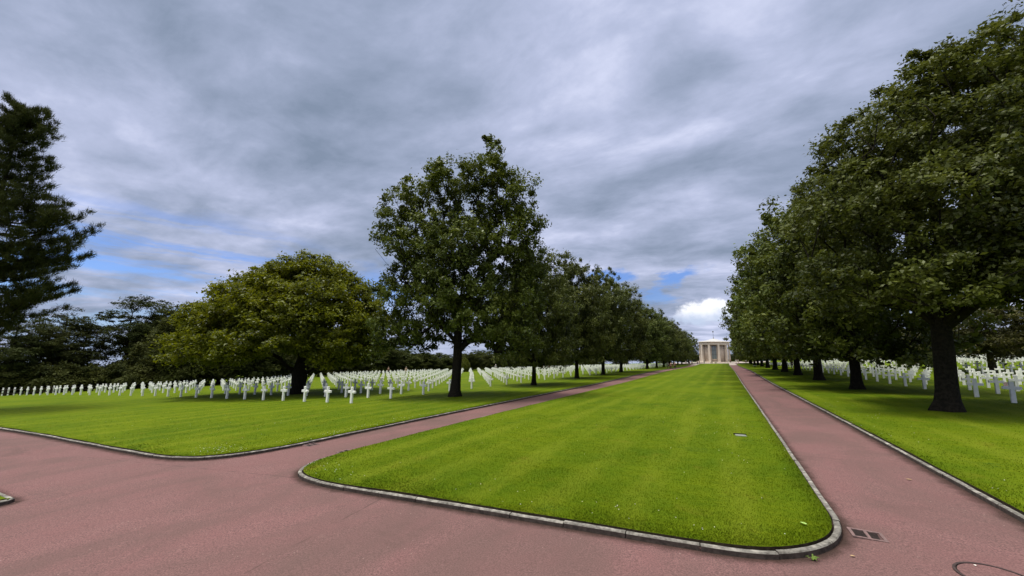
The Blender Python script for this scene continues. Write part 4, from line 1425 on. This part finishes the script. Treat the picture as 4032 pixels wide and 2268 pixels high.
# ------------------------------------------------------------------ light and sky
sun_el, sun_az = math.radians(72), YAW + math.radians(82)        # high on the left (az counter-clockwise from +Y)
sdir = Vector((-math.sin(sun_az) * math.cos(sun_el), math.cos(sun_az) * math.cos(sun_el), math.sin(sun_el)))
sd_ = bpy.data.lights.new('sun', 'SUN')
sd_.energy = 2.9
sd_.angle = math.radians(14)
sd_.color = (1.0, .97, .91)
so = bpy.data.objects.new('sun', sd_)
C.objects.link(so)
so.rotation_euler = (-sdir).to_track_quat('-Z', 'Y').to_euler()

w = bpy.data.worlds.new('World')
bpy.context.scene.world = w
w.use_nodes = True
n = N(w.node_tree)
bgn = n.n['Background']
sky = n.new('ShaderNodeTexSky', sky_type='NISHITA')
sky.sun_disc = False
sky.sun_elevation = sun_el
sky.sun_rotation = math.atan2(sdir.x, sdir.y)
sky.ozone_density = 2.0
tc = n.new('ShaderNodeTexCoord').outputs['Generated']
dirv = n.vm('NORMALIZE', tc)
sx, sy, sz = n.sep(dirv)
zc = n.m('MAXIMUM', sz, 0.0)
# cloud deck: direction projected on a level sheet, so streaks crowd together towards the horizon
k = n.m('DIVIDE', 1.0, n.m('ADD', zc, .16))
pl = n.comb(n.m('MULTIPLY', sx, k), n.m('MULTIPLY', sy, k), 0.0)
warp = n.new('ShaderNodeTexNoise'); n.put(warp.inputs['Vector'], pl); warp.inputs['Scale'].default_value = .9; warp.inputs['Detail'].default_value = 3
plw = n.vm('ADD', pl, n.vm('SCALE', n.vm('SUBTRACT', warp.outputs['Color'], (.5, .5, .5)), .34))
str1 = n.noise(n.mapping(plw, (.55, 1.6, 1), (0, 0, math.radians(-62))), 1.25, 7, .56)
str2 = n.noise(n.mapping(plw, (.9, 1.5, 1), (0, 0, math.radians(-62)), (3.1, 1.7, 0)), 4.2, 9, .62, .2)
big = n.noise(n.mapping(plw, (1, 1, 1), (0, 0, 0), (5.5, 2.2, 0)), .62, 3, .5)
iso = n.noise(n.mapping(plw, (1, 1.25, 1), (0, 0, math.radians(-62))), 2.4, 8, .56, .15)
cl = n.m('ADD', n.m('ADD', n.m('MULTIPLY', str1, .40), n.m('MULTIPLY', str2, .19)), n.m('ADD', n.m('MULTIPLY', big, .50), n.m('MULTIPLY', iso, .40)))
cl = n.m('MULTIPLY_ADD', n.m('SUBTRACT', cl, .78), 1.02, .60)
az = n.m('ARCTAN2', sx, sy)                # clockwise from the avenue
el = n.m('ARCSINE', sz)
wq = n.new('ShaderNodeTexNoise')
n.put(wq.inputs['Vector'], n.comb(n.m('MULTIPLY', az, 9.0), n.m('MULTIPLY', el, 26.0), 4.2))
wq.inputs['Scale'].default_value = 1.0; wq.inputs['Detail'].default_value = 6; wq.inputs['Roughness'].default_value = .62
wx, wy, _w = n.sep(n.vm('SUBTRACT', wq.outputs['Color'], (.5, .5, .5)))
azw = n.m('MULTIPLY_ADD', wx, .20, az)
elw = n.m('MULTIPLY_ADD', wy, .075, el)


def blob(a, e, ra, re, wob=0.0, nz=None, warp_=False, tilt=0.0):
    de0 = n.m('SUBTRACT', elw if warp_ else el, math.radians(e))
    da0 = n.m('SUBTRACT', azw if warp_ else az, math.radians(a))
    if tilt: de0 = n.m('SUBTRACT', de0, n.m('MULTIPLY', da0, tilt))
    da = n.m('DIVIDE', da0, math.radians(ra))
    de = n.m('DIVIDE', de0, math.radians(re))
    d = n.m('SQRT', n.m('ADD', n.m('MULTIPLY', da, da), n.m('MULTIPLY', de, de)))
    if nz is not None: d = n.m('ADD', d, n.m('MULTIPLY', n.m('SUBTRACT', nz, .5), wob))
    return d


soft = n.noise(pl, 1.6, 5, .6)
cl = n.m('ADD', cl, n.m('MULTIPLY', n.m('SUBTRACT', 1.0, n.ss(blob(-20, 38, 16, 13, 1.3, soft), .1, 1.15)), .10))
cl = n.m('ADD', cl, n.m('MULTIPLY', n.m('SUBTRACT', 1.0, n.ss(blob(6, 40, 9, 7, 1.2, soft), .1, 1.1)), .12))
cl = n.m('ADD', cl, n.m('MULTIPLY', n.m('SUBTRACT', 1.0, n.ss(blob(-24, 14, 22, 6, .9, soft), .1, 1.15)), .10))
cr_ = n.new('ShaderNodeValToRGB')
n.put(cr_.inputs[0], cl)
e0 = cr_.color_ramp.elements
e0[0].position = .42; e0[0].color = rgb(.190, .240, .335)
e0[1].position = .86; e0[1].color = rgb(.80, .82, .94)
for p_s, c_ in ((.54, (.290, .340, .470)), (.64, (.405, .450, .615)), (.74, (.580, .615, .790))):
    e0.new(p_s).color = rgb(*c_)
cloud = cr_.outputs[0]
# blue gaps low on the left and a few rents elsewhere
skyc = n.vm('SCALE', sky.outputs[0], .10)
skyb = n.mix(1.0, skyc, rgb(.58, .78, 1.25), 'MULTIPLY')
hz = n.comb(n.m('MULTIPLY', az, 1.7), n.m('MULTIPLY', n.m('MULTIPLY_ADD', wy, .03, el), 17.0), 0.0)
hn = n.noise(n.mapping(hz, (1, 1, 1), (0, 0, .10)), 1.6, 7, .60, .25)
gap_l = n.m('MULTIPLY', n.m('SUBTRACT', 1.0, n.ss(blob(-72, 7, 26, 9.5), .35, 1.1)), n.ss(hn, .42, .62))
rent = n.noise(n.comb(n.m('MULTIPLY', az, 6), n.m('MULTIPLY', el, 16), 1.3), 1.6, 5, .6)
gap_c = n.m('SUBTRACT', 1.0, n.ss(blob(-4.6, 9.8, 4.0, 1.35, .7, rent, True, .22), .35, 1.15))
gap_d = n.m('SUBTRACT', 1.0, n.ss(blob(-14.0, 10.4, 3.0, 1.2, .7, rent, True), .35, 1.15))
gap_e = n.m('MULTIPLY', n.m('SUBTRACT', 1.0, n.ss(blob(-8.6, 7.6, 2.4, 1.5, .8, rent, True), .3, 1.15)), .8)
gap_f = n.m('MULTIPLY', n.m('SUBTRACT', 1.0, n.ss(blob(-48, 8.0, 6, 4, .8, rent, True), .2, 1.2)), .9)
gap = n.m('MAXIMUM', n.m('MAXIMUM', gap_l, gap_c), n.m('MAXIMUM', n.m('MAXIMUM', gap_d, gap_e), gap_f), clamp=True)
low = n.m('SUBTRACT', 1.0, n.ss(el, .0, .10))
blue = n.mix(n.m('MULTIPLY', low, .55), skyb, rgb(.42, .66, .95))
col = n.mix(n.m('MULTIPLY', gap, .92), cloud, blue)
# a bright cumulus above the chapel, grey below
cn = n.noise(n.comb(n.m('MULTIPLY', az, 20), n.m('MULTIPLY', el, 26), .7), 1.0, 6, .62)
cum = n.m('SUBTRACT', 1.0, n.ss(blob(-1.8, 5.2, 4.6, 2.1, 1.5, cn), .62, .95))
ctop = n.ss(n.m('ADD', el, n.m('MULTIPLY', n.m('SUBTRACT', cn, .5), .05)), math.radians(4.0), math.radians(6.2))
cumc = n.mix(ctop, rgb(.46, .54, .70), rgb(.90, .91, .97))
col = n.mix(cum, col, cumc)
ga, ge = YAW + math.radians(140), math.radians(74)
gdir = Vector((-math.sin(ga) * math.cos(ge), math.cos(ga) * math.cos(ge), math.sin(ge)))
gl = n.vm('DOT_PRODUCT', dirv, tuple(gdir))
# bright zone added out of view high behind the camera to light the scene
sky_fill = n.m('MULTIPLY', n.ss(gl, math.cos(math.radians(50)), math.cos(math.radians(8))), 2.2)
col = n.mix(n.ss(sky_fill, .0, 1.2), col, rgb(.66, .63, .56))
boost = n.m('ADD', 1.0, sky_fill)
col = n.vm('SCALE', col, boost)
n.put(bgn.inputs['Color'], col)
bgn.inputs['Strength'].default_value = 1.0

sc = bpy.context.scene
sc.render.engine = 'CYCLES'
sc.view_settings.view_transform = 'Standard'
sc.view_settings.look = 'None'
sc.view_settings.exposure = 0.3
sc.view_settings.gamma = 1.0
sc.cycles.max_bounces = 6
sc.cycles.diffuse_bounces = 3
sc.cycles.transmission_bounces = 3
sc.cycles.caustics_reflective = False
sc.cycles.caustics_refractive = False
